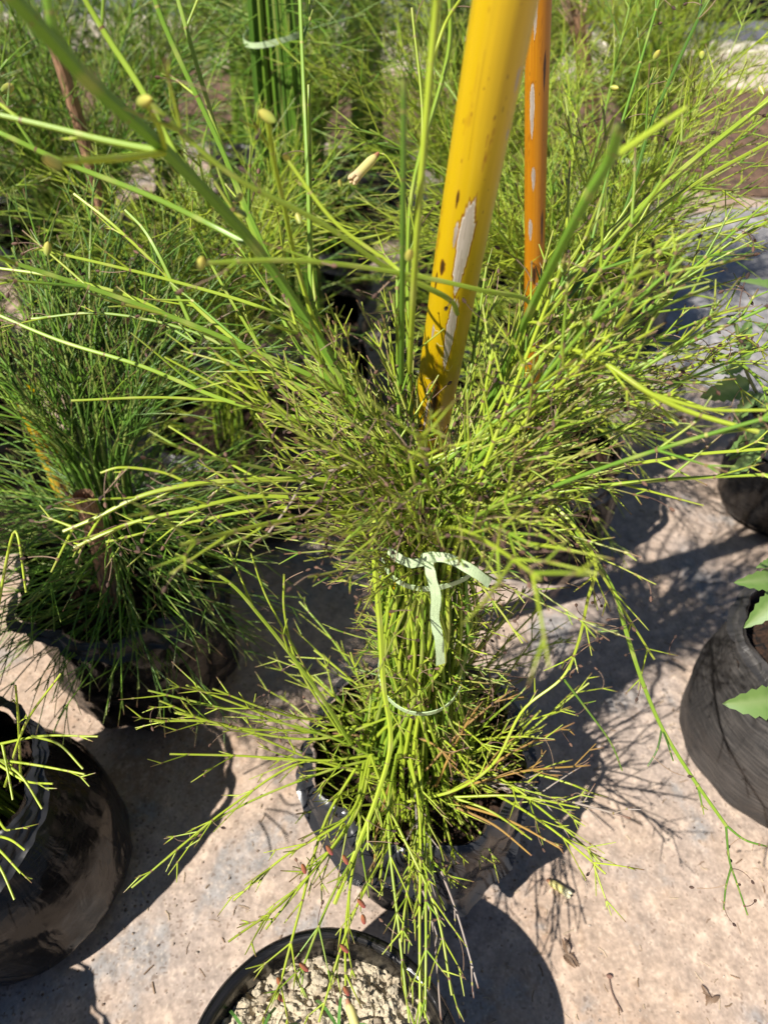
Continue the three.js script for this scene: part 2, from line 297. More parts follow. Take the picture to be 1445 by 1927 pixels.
// ---------- the sand filled pot at the bottom ----------
const FP = G(610, 2035, 0.2).setY(0);
{
  const t = thing('plant_pot', 'black plastic pot of pale sandy soil at the bottom edge', 'plant pot', null, FP);
  const R = 0.128, H = 0.2, prof = [[0.1, 0], [0.104, 0.004], [0.112, 0.08], [0.122, 0.17], [0.124, 0.176], [R + 0.006, 0.178], [R + 0.009, 0.184], [R + 0.009, 0.196], [R + 0.005, 0.202], [R - 0.002, 0.202], [R - 0.005, 0.196], [R - 0.008, 0.15], [R - 0.012, 0.1]];
  const g = new THREE.LatheGeometry(prof.map(([x, y]) => new THREE.Vector2(x, y)), 96), p = g.attributes.position;
  for (let k = 0; k < p.count; k++) { const x = p.getX(k), y = p.getY(k), z = p.getZ(k), a = Math.atan2(z, x), w = 1 + 0.012 * Math.sin(a * 2 + 1) * y / H + 0.006 * fbm(Math.cos(a) * 6, Math.sin(a) * 6, y * 9, 2); p.setXYZ(k, x * w, y + 0.004 * Math.sin(a * 3) * y / H, z * w); }
  g.computeVertexNormals(); mesh('pot_shell', g, film, t);
  // lumpy sand surface
  const nr = 90, nt = 260, q = [], col = [], uv = [], ix = [];
  for (let j = 0; j <= nr; j++) for (let i = 0; i <= nt; i++) {
    const a = i / nt * Math.PI * 2, r = j / nr * (R - 0.003), x = Math.cos(a) * r, z = Math.sin(a) * r;
    const lump = Math.abs(fbm(x * 22, z * 22, 3.3, 4)), y = 0.166 + 0.032 * lump + 0.016 * fbm(x * 70, z * 70, 1, 4) + 0.006 * fbm(x * 300, z * 300, 2, 2) - 0.012 * Math.pow(r / R, 3);
    q.push(x, y, z); uv.push(x / 0.2, z / 0.2); const n = fbm(x * 40, z * 40, 8, 3) + 0.5 * fbm(x * 260, z * 260, 4, 2), c = mixc([0.56, 0.48, 0.345], [0.33, 0.265, 0.185], sst(-0.1, 0.5, n)); col.push(...c);
  }
  for (let j = 0; j < nr; j++) for (let i = 0; i < nt; i++) { const a = j * (nt + 1) + i, b = a + 1, c = a + nt + 1, d = c + 1; ix.push(a, b, c, b, d, c); }
  const sg = new THREE.BufferGeometry(); sg.setAttribute('position', new THREE.Float32BufferAttribute(q, 3)); sg.setAttribute('color', new THREE.Float32BufferAttribute(col, 3)); sg.setAttribute('uv', new THREE.Float32BufferAttribute(uv, 2)); sg.setIndex(ix); sg.computeVertexNormals();
  const soil = mesh('soil', sg, sandSoil, t);
  srand(501);
  const cl = [];
  for (let k = 0; k < 220; k++) {
    const c = new THREE.IcosahedronGeometry(1, 1), a = rr(0, 6.28), r = (R - 0.016) * Math.sqrt(rnd()), s = 0.0014 + 0.0075 * Math.pow(rnd(), 4), o = rr(0, 99), pp = c.attributes.position;
    const cc = []; const tone = mixc([0.60, 0.52, 0.38], [0.30, 0.24, 0.17], rnd());
    for (let m = 0; m < pp.count; m++) { const w = 1 + 0.55 * N3(pp.getX(m) * 1.3 + o, pp.getY(m) * 1.3, pp.getZ(m) * 1.3); pp.setXYZ(m, pp.getX(m) * w * s, pp.getY(m) * w * s * 0.8, pp.getZ(m) * w * s); cc.push(...tone); }
    c.setAttribute('color', new THREE.Float32BufferAttribute(cc, 3)); c.computeVertexNormals();
    const x = Math.cos(a) * r, z = Math.sin(a) * r; c.translate(x, 0.168 + 0.032 * Math.abs(fbm(x * 22, z * 22, 3.3, 4)), z); cl.push(c);
  }
  const m = mesh('soil_crumbs', mergeGeometries(cl), dryMat, t); m.userData.kind = 'stuff';
}

// ---------- plants: jointed broom-like stems ----------
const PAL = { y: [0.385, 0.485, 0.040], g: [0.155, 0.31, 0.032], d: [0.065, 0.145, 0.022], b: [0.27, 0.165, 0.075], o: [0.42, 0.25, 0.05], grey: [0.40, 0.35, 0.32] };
const BROWN = [0.17, 0.085, 0.055], NODE = [0.42, 0.42, 0.12];
function stemColour(tone) {          // a tone between green 0 (deep, shade of the back plants painted in) and yellow 1, or a dead stem < 0
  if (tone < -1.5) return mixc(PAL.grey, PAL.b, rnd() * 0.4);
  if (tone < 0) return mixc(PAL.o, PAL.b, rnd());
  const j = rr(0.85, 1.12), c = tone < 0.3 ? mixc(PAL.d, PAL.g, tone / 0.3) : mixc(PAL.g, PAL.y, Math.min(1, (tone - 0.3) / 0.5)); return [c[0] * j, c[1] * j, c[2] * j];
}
// one shoot into builder B: straight internodes, joints, a whorl of finer shoots at each joint
function shoot(B, p0, dir, len, r, order, o) {
  const step = o.step ?? 0.045, n = Math.max(2, Math.round(len / (order ? 0.03 : 0.022)));
  const pts = [p0.clone()], d = dir.clone().normalize(), p = p0.clone(), ds = len / n;
  const bend = V(rr(-1, 1), rr(-1, 1), rr(-1, 1)).multiplyScalar((o.bend ?? 0.25) * (order ? 1 : 0.8));
  for (let k = 0; k < n; k++) { d.addScaledVector(bend, ds); d.y -= (o.droop ?? 0.6) * ds * (0.4 + k / n); d.normalize(); p.addScaledVector(d, ds); pts.push(p.clone()); }
  const tone = o.tone < 0 ? o.tone : Math.min(1, Math.max(0, o.tone + rr(-0.25, 0.25)));
  const c1 = stemColour(tone), c2 = tone < 0 ? c1 : mixc(stemColour(Math.min(1, tone + (o.joint ? 0.35 : 0.08))), PAL.b, rnd() < 0.16 ? rr(0.1, 0.45) : 0), ca = rr(0, 1), c = c1, tip = order ? (rnd() < 0.6) : false, nodes = Math.max(1, Math.round(len / step));
  B.tube(pts, (t) => r * (1 - 0.45 * t), (t) => { const q = Math.abs(t * nodes - Math.round(t * nodes)); let k = mixc(c1, c2, sst(ca - 0.3, ca + 0.3, t)); if (tone >= 0 && q < 0.06 && t > 0.05) k = mixc(c, NODE, 0.6); if (tip && t > 0.97) k = BROWN; return k; }, order ? (o.sides ?? 4) : 5);
  if (order >= o.orders) return pts;
  branch(B, pts, len, r, order, o);
  return pts;
}
const tmp = V(0, 0, 0);
function branch(B, pts, len, r, order, o) {
  const n = Math.max(1, Math.floor(len / (o.step ?? 0.045)));
  for (let k = 1; k <= n; k++) {
    const f = k / (n + 0.4); if (f < (o.from ?? 0.1)) continue;
    const x = f * (pts.length - 1), i = Math.min(pts.length - 2, Math.floor(x)), q = pts[i].clone().lerp(pts[i + 1], x - i), d = pts[i + 1].clone().sub(pts[i]).normalize();
    const cnt = order === 0 ? (o.whorl ?? 3) : (o.whorl2 ?? 2), m = Math.floor(cnt + rnd() * 0.99 - (rnd() < 0.3 ? 1 : 0)), a0 = rr(0, 6.28);
    const e1 = tmp.set(d.z, 0.01, -d.x).normalize().clone(), e2 = d.clone().cross(e1);
    for (let w = 0; w < m; w++) {
      const a = a0 + w / Math.max(1, m) * 6.28 + rr(-0.5, 0.5), sp = rr(0.28, 0.75);
      const bd = d.clone().multiplyScalar(Math.cos(sp)).addScaledVector(e1, Math.sin(sp) * Math.cos(a)).addScaledVector(e2, Math.sin(sp) * Math.sin(a));
      const bl = (order === 0 ? (o.blen ?? 0.12) : (o.blen ?? 0.12) * 0.45) * rr(0.35, 1.25) * (1 - 0.35 * f);
      const W = o.pieces ? new Builder() : B; if (o.pieces) o.pieces.push(W);
      shoot(W, q, bd, bl, Math.max(o.rmin ?? 0.0007, r * rr(0.55, 0.75)), order + 1, { ...o, pieces: null, jointB: null });
    }
    if (o.joint) (o.jointB ?? B).bead(q, d, 0.0045, r * 1.16, mixc(NODE, BROWN, rnd()), 5, 3);
    if (o.dry && rnd() < o.dry) dryCurl(o.dryB, q, d);
  }
}
// shrivelled flower stalk: a thread with a curl and a tiny dark calyx
function dryCurl(B, q, d) {
  if (!B) return;
  const L = rr(0.012, 0.034), a = V(rr(-1, 1), rr(-0.6, 1), rr(-1, 1)).normalize().lerp(d, 0.4), s = V(rr(-1, 1), rr(-1, 0.2), rr(-1, 1)), pts = [], p = q.clone();
  for (let k = 0; k <= 6; k++) { pts.push(p.clone()); a.addScaledVector(s, 0.22).normalize(); p.addScaledVector(a, L / 6); }
  const c = mixc([0.12, 0.065, 0.05], [0.40, 0.28, 0.19], rnd());
  B.tube(pts, () => 0.00045, () => c, 3); B.bead(p, a, 0.0055, 0.0016, mixc([0.04, 0.025, 0.022], [0.20, 0.11, 0.075], rnd()), 5, 3);
}
function addStem(plant, off, pts, r0, r1, o, opts = {}) {
  const S = new Builder(), T = new Builder(), c = stemColour(o.tone), len = pts.reduce((s, p, k) => s + (k ? p.distanceTo(pts[k - 1]) : 0), 0), nodes = Math.max(1, Math.round(len / (o.step ?? 0.05)));
  const c2 = stemColour(o.tone), mat = o.tone < 0 ? dryMat : stemMat;
  S.tube(pts, (t) => { const q = Math.abs(t * nodes - Math.round(t * nodes)); return (r0 + (r1 - r0) * t) * (q < 0.05 && t > 0.02 ? 1.07 : 1); }, (t) => { const q = Math.abs(t * nodes - Math.round(t * nodes)), k = mixc(c, c2, t); return o.tone >= 0 && q < 0.05 && t > 0.05 ? mixc(k, NODE, 0.5) : t > 0.995 ? BROWN : k; }, opts.sides ?? 6, opts.ridges ?? 0);
  const pieces = [];
  branch(T, pts, len, (r0 + r1) / 2, 0, { ...o, jointB: S, pieces });
  const s = mesh('stem', S.geo(off), mat, plant);
  if (pieces.length && pieces.length <= 8) for (const b of pieces) mesh('branchlet', b.geo(off), mat, s);
  else if (pieces.length) { const A = new Builder(); for (const b of pieces) A.join(b); mesh('branchlets', A.geo(off), mat, s).userData.kind = 'stuff'; }
  return pts;
}

// ----- stakes first, so that stems can be kept from growing through the space in front of them -----
function stakeGeo(a, b, r0, r1, sides = 28, n = 40, wob = 0) {   // uv: u round the stake (0 faces the camera), v along it
  const g = new THREE.BufferGeometry(), p = [], uv = [], ix = [], ax = b.clone().sub(a), L = ax.length(); ax.normalize();
  const to = V(0, EYE, 0).sub(a.clone().lerp(b, 0.5)); to.addScaledVector(ax, -to.dot(ax)).normalize(); const si = to.clone().cross(ax);
  for (let j = 0; j <= n; j++) { const t = j / n; for (let i = 0; i <= sides; i++) { const an = (i / sides - 0.5) * Math.PI * 2, r = (r0 + (r1 - r0) * t) * (1 + wob * fbm(Math.cos(an) * 2, Math.sin(an) * 2, t * L * 14, 3)); const q = a.clone().addScaledVector(ax, t * L).addScaledVector(to, Math.cos(an) * r).addScaledVector(si, -Math.sin(an) * r); if (wob) q.addScaledVector(si, wob * 0.05 * N3(t * L * 5, 1.5, 0)); p.push(q.x, q.y, q.z); uv.push(i / sides, t); } }
  for (let j = 0; j < n; j++) for (let i = 0; i < sides; i++) { const A = j * (sides + 1) + i, B = A + 1, C = A + sides + 1, D = C + 1; ix.push(A, B, C, B, D, C); }
  g.setAttribute('position', new THREE.Float32BufferAttribute(p, 3)); g.setAttribute('uv', new THREE.Float32BufferAttribute(uv, 2)); g.setIndex(ix); g.computeVertexNormals(); return g;
}
function canvasTex(w, h, draw) { const c = document.createElement('canvas'); c.width = w; c.height = h; draw(c.getContext('2d'), w, h); const t = new THREE.CanvasTexture(c); t.colorSpace = THREE.SRGBColorSpace; t.wrapS = THREE.RepeatWrapping; return t; }
function paintStake(base, dark, patches, sd, specksN) {
  return canvasTex(512, 2048, (x, w, h) => {
    srand(sd); x.fillStyle = base; x.fillRect(0, 0, w, h);
    for (let k = 0; k < 420; k++) { x.globalAlpha = rr(0.03, 0.12); x.fillStyle = rnd() < 0.5 ? dark : '#f2c832'; x.fillRect(rr(0, w), rr(-200, h), rr(1, 9), rr(100, 900)); }
    x.globalAlpha = 1;
    for (let k = 0; k < specksN; k++) { x.globalAlpha = rr(0.25, 0.8); x.fillStyle = rnd() < 0.7 ? '#7c4a0c' : '#4a2a10'; const s = rr(0.6, 2.4); x.beginPath(); x.ellipse(rr(0, w), rr(0, h), s, s * rr(1, 2.5), 0, 0, 7); x.fill(); }
    for (let k = 0; k < 70; k++) { x.globalAlpha = rr(0.15, 0.55); x.strokeStyle = rnd() < 0.6 ? '#7a4a0a' : '#f3dc8a'; x.lineWidth = rr(0.6, 1.8); const X = rr(0, w), Y = rr(0, h), L = rr(20, 160); x.beginPath(); x.moveTo(X, Y); x.quadraticCurveTo(X + rr(-5, 5), Y + L / 2, X + rr(-8, 8), Y + L); x.stroke(); }
    for (let k = 0; k < 40; k++) { x.globalAlpha = rr(0.12, 0.35); x.fillStyle = '#8a5208'; const X = rr(0, w), Y = rr(0, h); for (let q = 0; q < 14; q++) { x.beginPath(); x.ellipse(X + rr(-9, 9), Y + rr(-40, 40), rr(1, 4), rr(3, 14), 0, 0, 7); x.fill(); } }
    for (const [u, v, pw, ph, kind] of patches) {          // kind 0: peeled to grey wood, 1: dark stain, 2: crack
      const cx = u * w, cy = (1 - v) * h, pts = []; const M = 110;
      for (let k = 0; k < M; k++) { const a = k / M * 6.283, e = 1 + 0.45 * fbm(Math.cos(a) * 2.2 + cx, Math.sin(a) * 2.2 + cy, sd, 4) + 0.3 * fbm(Math.cos(a) * 12 + cx, Math.sin(a) * 12, sd, 3); pts.push([cx + Math.cos(a) * pw * w / 2 * e * (1 - 0.35 * Math.sin(a)), cy + Math.sin(a) * ph * h / 2 * e]); }
      const path = (s) => { x.beginPath(); pts.forEach(([a, b], k) => { const X = cx + (a - cx) * s, Y = cy + (b - cy) * (1 + (s - 1) * 0.35); k ? x.lineTo(X, Y) : x.moveTo(X, Y); }); x.closePath(); };
      if (kind === 0) { x.globalAlpha = 0.75; x.fillStyle = '#8a4d10'; path(1.22); x.fill(); x.globalAlpha = 1; x.fillStyle = '#f0ebe2'; path(1.0); x.fill(); x.save(); path(0.86); x.clip(); x.fillStyle = '#c4b9ad'; x.fillRect(cx - w, cy - h, 2 * w, 2 * h); for (let k = 0; k < 240; k++) { x.globalAlpha = rr(0.1, 0.5); x.fillStyle = ['#85766a', '#d9cfc4', '#9c8a7a'][Math.floor(rnd() * 3)]; x.fillRect(cx + rr(-1, 1) * pw * w, cy + rr(-1, 1) * ph * h, rr(1, 3), rr(8, 90)); } x.restore(); }
      if (kind === 1) { x.globalAlpha = 0.7; x.fillStyle = '#6b3a0c'; path(1.1); x.fill(); x.globalAlpha = 0.8; x.fillStyle = '#2c1a0c'; path(0.6); x.fill(); }
      if (kind === 2) { x.globalAlpha = 0.85; x.strokeStyle = '#e9dcc6'; x.lineWidth = 2; x.beginPath(); x.moveTo(cx - pw * w / 2, cy); x.lineTo(cx, cy + rr(-6, 6)); x.lineTo(cx + pw * w / 2, cy + rr(-10, 10)); x.stroke(); }
      x.globalAlpha = 1;
    }
  });
}
const stakeTop = P(950, -10, 0.445), stakeLow = P(809, 800, 0.80);
const sDir = stakeLow.clone().sub(stakeTop);
const sA = stakeTop.clone().addScaledVector(sDir, (0.155 - stakeTop.y) / sDir.y), sB = stakeTop.clone().addScaledVector(sDir, -0.35);
const sL = sA.distanceTo(sB);
const vOn = (px) => { let best = 0, bd = 1e9; for (let k = 0; k <= 400; k++) { const q = project(sA.clone().lerp(sB, k / 400)); const e = Math.abs(q[1] - px); if (q[2] > 0.1 && e < bd) { bd = e; best = k / 400; } } return best; };
const patch = (u, y0, y1, w, kind) => { const a = vOn(y0), b = vOn(y1); return [u, (a + b) / 2, w, Math.abs(a - b), kind]; };
const stakeMap = paintStake('#d0ae08', '#b58a06', [
  patch(0.515, 352, 525, 0.085, 0), patch(0.53, 535, 660, 0.06, 0), patch(0.455, 390, 440, 0.022, 0), patch(0.66, 100, 150, 0.02, 0), patch(0.68, 220, 240, 0.02, 0), patch(0.40, 590, 620, 0.02, 0), patch(0.40, 470, 500, 0.04, 1), patch(0.43, 330, 370, 0.018, 1), patch(0.36, 500, 540, 0.02, 1),
  ...[0, 1, 2, 3, 4, 5, 6, 7].map((k) => patch(0.42 + (k % 4) * 0.05, 590 + k * 24, 600 + k * 24, 0.05, 2)), patch(0.5, 690, 760, 0.05, 1), patch(0.45, 720, 800, 0.02, 0)], 611, 420);
const stakeMat = new THREE.MeshPhysicalMaterial({ map: stakeMap, roughness: 0.38, clearcoat: 0.25, clearcoatRoughness: 0.35 });
tagMesh('bamboo_stake', stakeGeo(sA, sB, 0.0195, 0.0195, 36, 60, 0.03), stakeMat, 'thick yellow stake with peeled grey patches rising from the middle plant', 'stake', 'stakes holding up the plants');
const t2 = P(997, 0, 0.78), b2 = P(970, 560, 1.13), d2 = b2.clone().sub(t2);
const s2A = b2.clone().lerp(V(DB.x - 0.01, 0.16, DB.z + 0.02), 1), s2B = t2.clone().addScaledVector(d2, -0.5);
const stake2Map = paintStake('#c9820f', '#8f5206', [[0.46, 0.80, 0.05, 0.05, 0], [0.44, 0.70, 0.06, 0.06, 0], [0.47, 0.62, 0.05, 0.03, 0], [0.6, 0.74, 0.04, 0.04, 1], [0.62, 0.55, 0.05, 0.05, 1], [0.43, 0.55, 0.06, 0.03, 0], [0.5, 0.48, 0.08, 0.03, 1]], 733, 300);
{
  tagMesh('bamboo_stake', stakeGeo(s2A, s2B, 0.0132, 0.0132, 28, 50, 0.03), new THREE.MeshPhysicalMaterial({ map: stake2Map, roughness: 0.42, clearcoat: 0.2, clearcoatRoughness: 0.4 }), 'thinner orange stake just behind the thick yellow one', 'stake', 'stakes holding up the plants');
}
const woodTex = tex(256, 512, (u, v) => { const a = fbm(u * 30, v * 5, 2.2, 4), b = fbm(u * 8, v * 30, 5.2, 3); const k = 1 + a * 0.7 + b * 0.2; return [0.70 * k, 0.54 * k, 0.42 * k]; }, true);
const woodMat = new THREE.MeshStandardMaterial({ map: woodTex, bumpMap: soilBump, bumpScale: 0.006, roughness: 0.85 });
function woodStick(u0, v0, dd0, u1, v1, dd1, r, label, down) {
  const a = P(u0, v0, dd0), b = P(u1, v1, dd1), lo = down ?? a.clone().addScaledVector(a.clone().sub(b), Math.max(0, (a.y - 0.17) / Math.max(0.02, (b.y - a.y)) ) * 1);
  return tagMesh('wooden_stake', stakeGeo(lo, b, r, r * 0.85, 14, 40, 0.22), woodMat, label, 'stake', 'stakes holding up the plants');
}
woodStick(215, 1130, 1.12, 165, 930, 1.0, 0.016, 'short brown wooden stake standing in the crumpled bag on the left', AB.clone().add(V(-0.02, 0.17, 0.02)));
woodStick(200, 440, 1.75, 105, 80, 1.22, 0.0125, 'long brown crooked stick leaning at the upper left', backBags[2].clone().add(V(0.07, 0.18, 0.10)));
{ // frayed stick top on the right
  const b = P(1085, 25, 1.55), a = backBags[5].clone().setY(0.18);
  const t = tagMesh('wooden_stake', stakeGeo(a, b, 0.014, 0.016, 12, 30, 0.22), woodMat, 'pale wooden stake with a frayed top at the upper right', 'stake', 'stakes holding up the plants');
  const B = new Builder(); srand(88); const ax = b.clone().sub(a).normalize();
  for (let k = 0; k < 34; k++) { const s = b.clone().addScaledVector(ax, rr(-0.07, 0.0)).add(V(rr(-0.014, 0.014), 0, rr(-0.014, 0.014))), e = s.clone().addScaledVector(ax, rr(0.02, 0.08)).add(V(rr(-0.03, 0.03), rr(-0.01, 0.01), rr(-0.03, 0.03))); const c = mixc([0.55, 0.42, 0.28], [0.35, 0.22, 0.13], rnd()); B.tube([s, s.clone().lerp(e, 0.5), e], (q) => 0.0035 * (1 - 0.8 * q), () => c, 4); }
  mesh('frayed_fibres', B.geo(), dryMat, t);
}
{ // a yellow stake glimpsed at the left
  const a = G(172, 1050, 0), b = P(45, 735, 1.17);
  tagMesh('bamboo_stake', stakeGeo(a, b, 0.016, 0.016, 16, 20, 0.04), stakeMat, 'short yellow stake half hidden in foliage at the left edge', 'stake', 'stakes holding up the plants');
}

const blocksStake = (p) => {      // would this point stand between the camera and the clear part of the thick stake?
  const [u, v, d] = project(p); if (v > 640 || v < -60 || d < 0.1) return false;
  const f = (v - 0) / 800, c = 945 + (809 - 945) * f, w = 62 - 25 * f; return Math.abs(u - c) < w + 8 && d < 0.45 + 0.36 * f;
};
const veilsRear = (p) => { const [u, v, d] = project(p); return v < 610 && v > -60 && Math.abs(u - (1000 - 30 * v / 560)) < 20 && d < 0.78 + 0.35 * v / 560; };
const veilsStake = (p) => { if (veilsRear(p)) return true; const [u, v, d] = project(p); if (v > 800 || v < -60) return false; const f = v / 800, c = 945 + (809 - 945) * f, w = 62 - 25 * f; return Math.abs(u - c) < w && d < 0.45 + 0.36 * f; };
const veilsRibbon = (p) => { const [u, v, d] = project(p); return u > 715 && u < 935 && v > 1020 && v < 1300 && d < 0.70 && (v < 1110 || (u > 785 && u < 850) || v > 1250); };
const tooNear = (p) => { const [u, v, d] = project(p); return (d < 0.36 && d > -0.3 && u > -200 && u < 1650 && v > -300) || p.distanceTo(camera.position) < 0.33; };

// ----- the tied plant in the middle -----
const main = thing('coral_plant', 'tall bright yellow green broom-like plant tied with pale ribbon in the middle', 'plant', 'broom-like plants in bags', MC);
const drySticks = new Builder();
const BR = { tone: 0.62, orders: 2, whorl: 3, whorl2: 1.5, blen: 0.085, step: 0.055, droop: 0.5, bend: 1.0, rmin: 0.00092, dry: 0.26, dryB: drySticks, joint: true };
let stemCount = 0;
// stems traced from the photograph: [pixel u, v, depth] ..., radii, options
const near = (d) => d < 0.6 ? 0.6 - (0.6 - d) * 1.3 : d;
const K = (list, r0, r1, o = {}, opts = {}) => { stemCount++; const pts = smooth(list.map(([u, v, d]) => P(u, v, near(d))), Math.max(10, list.length * 6)); addStem(main, MC, pts, r0 * (r0 > 0.0029 ? 1.0 : 1.1), r1 * (r0 > 0.0029 ? 0.92 : 1.05), { ...BR, ...o }, opts); };
srand(2024);
const R10 = { sides: 20, ridges: 5 }, R6 = { sides: 12, ridges: 4 };
K([[780, 930, 0.74], [720, 810, 0.70], [640, 700, 0.655], [575, 600, 0.62], [480, 465, 0.57], [312, 285, 0.50], [160, 145, 0.45], [75, 52, 0.42], [10, -20, 0.40]], 0.0036, 0.0042, { tone: 0.3, whorl: 0.8, step: 0.12, blen: 0.12, dry: 0.1 }, R10);
K([[160, 145, 0.45], [105, 60, 0.43], [85, -30, 0.42]], 0.003, 0.0024, { tone: 0.35, whorl: 0 }, R6);
K([[485, 470, 0.57], [400, 425, 0.575], [285, 370, 0.57], [120, 305, 0.56], [0, 250, 0.55], [-60, 225, 0.55]], 0.0022, 0.0017, { tone: 0.4, whorl: 0.8, blen: 0.07 }, R6);
K([[312, 287, 0.5], [200, 265, 0.5], [100, 240, 0.5], [-20, 212, 0.5]], 0.0020, 0.0015, { tone: 0.5, whorl: 0.6, blen: 0.05 }, R6);
K([[312, 287, 0.5], [220, 298, 0.46], [95, 305, 0.42]], 0.0018, 0.0014, { tone: 0.8, whorl: 0 }, R6);
K([[312, 287, 0.5], [300, 240, 0.48], [272, 187, 0.46]], 0.0016, 0.0013, { tone: 0.8, whorl: 0 });
K([[770, 900, 0.73], [690, 770, 0.70], [430, 640, 0.66], [280, 580, 0.64], [120, 525, 0.62], [-20, 480, 0.60]], 0.0026, 0.0018, { tone: 0.4, whorl: 1.6, step: 0.07, blen: 0.1 }, R6);
K([[740, 860, 0.73], [690, 810, 0.72], [580, 790, 0.72], [430, 755, 0.71], [270, 690, 0.70], [110, 640, 0.70], [-20, 585, 0.70]], 0.0024, 0.0016, { tone: 0.5, whorl: 1.6, step: 0.08, blen: 0.09 }, R6);
K([[430, 755, 0.71], [300, 748, 0.70], [135, 754, 0.69]], 0.0014, 0.0011, { tone: 0.7, whorl: 0 });
K([[470, 760, 0.71], [390, 715, 0.70], [310, 672, 0.69]], 0.0013, 0.001, { tone: 0.7, whorl: 0 });
K([[330, 290, 0.55], [268, 170, 0.54], [200, 65, 0.53], [150, -20, 0.52]], 0.0024, 0.0018, { tone: 0.55, whorl: 1, step: 0.1, blen: 0.06 }, R6);
K([[700, 860, 0.72], [610, 700, 0.69], [490, 450, 0.64], [414, 273, 0.61], [313, 55, 0.58], [285, -20, 0.57]], 0.0024, 0.0018, { tone: 0.35, whorl: 1, step: 0.1, blen: 0.07 }, R6);
K([[720, 860, 0.72], [600, 650, 0.68], [485, 455, 0.64], [450, 364, 0.63], [419, 283, 0.62], [369, 116, 0.60], [330, -20, 0.59]], 0.0022, 0.0017, { tone: 0.5, whorl: 0.8, step: 0.1, blen: 0.07 }, R6);
K([[690, 900, 0.73], [610, 720, 0.71], [588, 596, 0.70], [580, 350, 0.67], [571, 150, 0.65], [564, -20, 0.63]], 0.0020, 0.0016, { tone: 0.4, whorl: 0.6, step: 0.12, blen: 0.06 }, R6);
K([[610, 690, 0.7], [587, 500, 0.69], [584, 300, 0.67], [581, 160, 0.66]], 0.0015, 0.0012, { tone: 0.55, whorl: 0 });
K([[680, 800, 0.72], [590, 600, 0.67], [555, 485, 0.63], [535, 390, 0.58], [515, 300, 0.54], [503, 222, 0.51]], 0.0018, 0.0014, { tone: 0.7, whorl: 0.6, step: 0.12, blen: 0.04 }, R6);
K([[860, 590, 0.63], [840, 560, 0.57], [730, 505, 0.54], [606, 420, 0.51], [435, 328, 0.48], [285, 195, 0.455]], 0.0019, 0.0014, { tone: 0.6, whorl: 1.2, step: 0.06, blen: 0.05 }, R6);
K([[960, 690, 0.66], [1000, 577, 0.6], [900, 545, 0.56], [730, 510, 0.53], [550, 490, 0.5], [385, 495, 0.48]], 0.0018, 0.0013, { tone: 0.6, whorl: 0.9, step: 0.06, blen: 0.045 }, R6);
K([[760, 520, 0.55], [740, 500, 0.55], [632, 420, 0.54], [540, 300, 0.53]], 0.0015, 0.0012, { tone: 0.75, whorl: 0.5, blen: 0.03 }, R6);
K([[775, 880, 0.73], [768, 600, 0.69], [775, 365, 0.66], [845, 90, 0.62], [846, -20, 0.6]], 0.0019, 0.0015, { tone: 0.5, whorl: 0.7, step: 0.09, blen: 0.06 }, R6);
K([[768, 520, 0.68], [795, 240, 0.66], [775, 15, 0.64]], 0.0014, 0.0011, { tone: 0.7, whorl: 0 });
K([[770, 700, 0.6], [785, 430, 0.5], [822, 0, 0.44], [826, -30, 0.43]], 0.0018, 0.0016, { tone: 0.75, whorl: 0.3, blen: 0.05 }, R6);
K([[755, 720, 0.63], [758, 430, 0.5], [760, 150, 0.44]], 0.0018, 0.0013, { tone: 0.2, whorl: 0.3, blen: 0.05 }, R6);
K([[815, 110, 0.61], [840, 40, 0.6], [872, -10, 0.59]], 0.0014, 0.0011, { tone: 0.8, whorl: 0 });
K([[860, 900, 0.72], [950, 690, 0.64], [1000, 580, 0.57], [1061, 456, 0.50], [1111, 361, 0.46], [1146, 301, 0.44], [1166, 240, 0.42]], 0.0030, 0.0030, { tone: 0.3, whorl: 1.2, step: 0.12, blen: 0.05, dry: 0 }, R10);
K([[1146, 301, 0.44], [1220, 250, 0.44], [1290, 203, 0.44]], 0.0020, 0.0012, { tone: 0.75, whorl: 0 }, R6);
K([[870, 900, 0.73], [930, 760, 0.72], [1000, 610, 0.71], [1161, 431, 0.70], [1292, 311, 0.70], [1445, 190, 0.70], [1500, 150, 0.7]], 0.0028, 0.0021, { tone: 0.6, whorl: 1.5, step: 0.08, blen: 0.10 }, R10);
K([[880, 880, 0.74], [980, 660, 0.73], [1170, 450, 0.72], [1300, 350, 0.72], [1460, 260, 0.72]], 0.0022, 0.0016, { tone: 0.7, whorl: 1.5, step: 0.08, blen: 0.10 }, R6);
K([[890, 900, 0.75], [960, 650, 0.74], [1096, 531, 0.74], [1297, 441, 0.74], [1445, 400, 0.74], [1500, 390, 0.74]], 0.0019, 0.0014, { tone: 0.55, whorl: 1.6, step: 0.07, blen: 0.10 }, R6);
K([[900, 920, 0.74], [1060, 760, 0.75], [1196, 640, 0.76], [1267, 552, 0.76], [1347, 476, 0.76], [1480, 395, 0.76]], 0.0021, 0.0015, { tone: 0.65, whorl: 2, step: 0.06, blen: 0.10 }, R6);
K([[1010, 640, 0.72], [1161, 426, 0.72], [1222, 240, 0.72], [1262, 145, 0.72], [1330, 0, 0.72], [1345, -30, 0.72]], 0.0016, 0.0013, { tone: 0.1, whorl: 1.2, step: 0.07, blen: 0.08 }, R6);
K([[1080, 600, 0.74], [1150, 300, 0.74], [1202, 125, 0.74], [1245, -20, 0.74]], 0.0015, 0.0012, { tone: 0.25, whorl: 1.2, step: 0.07, blen: 0.08 });
K([[900, 820, 0.70], [960, 690, 0.64], [1011, 655, 0.60], [1081, 660, 0.57], [1131, 680, 0.56], [1222, 740, 0.55], [1297, 775, 0.55], [1427, 813, 0.54]], 0.0019, 0.0014, { tone: 0.85, whorl: 0.8, step: 0.09, blen: 0.06 }, R6);
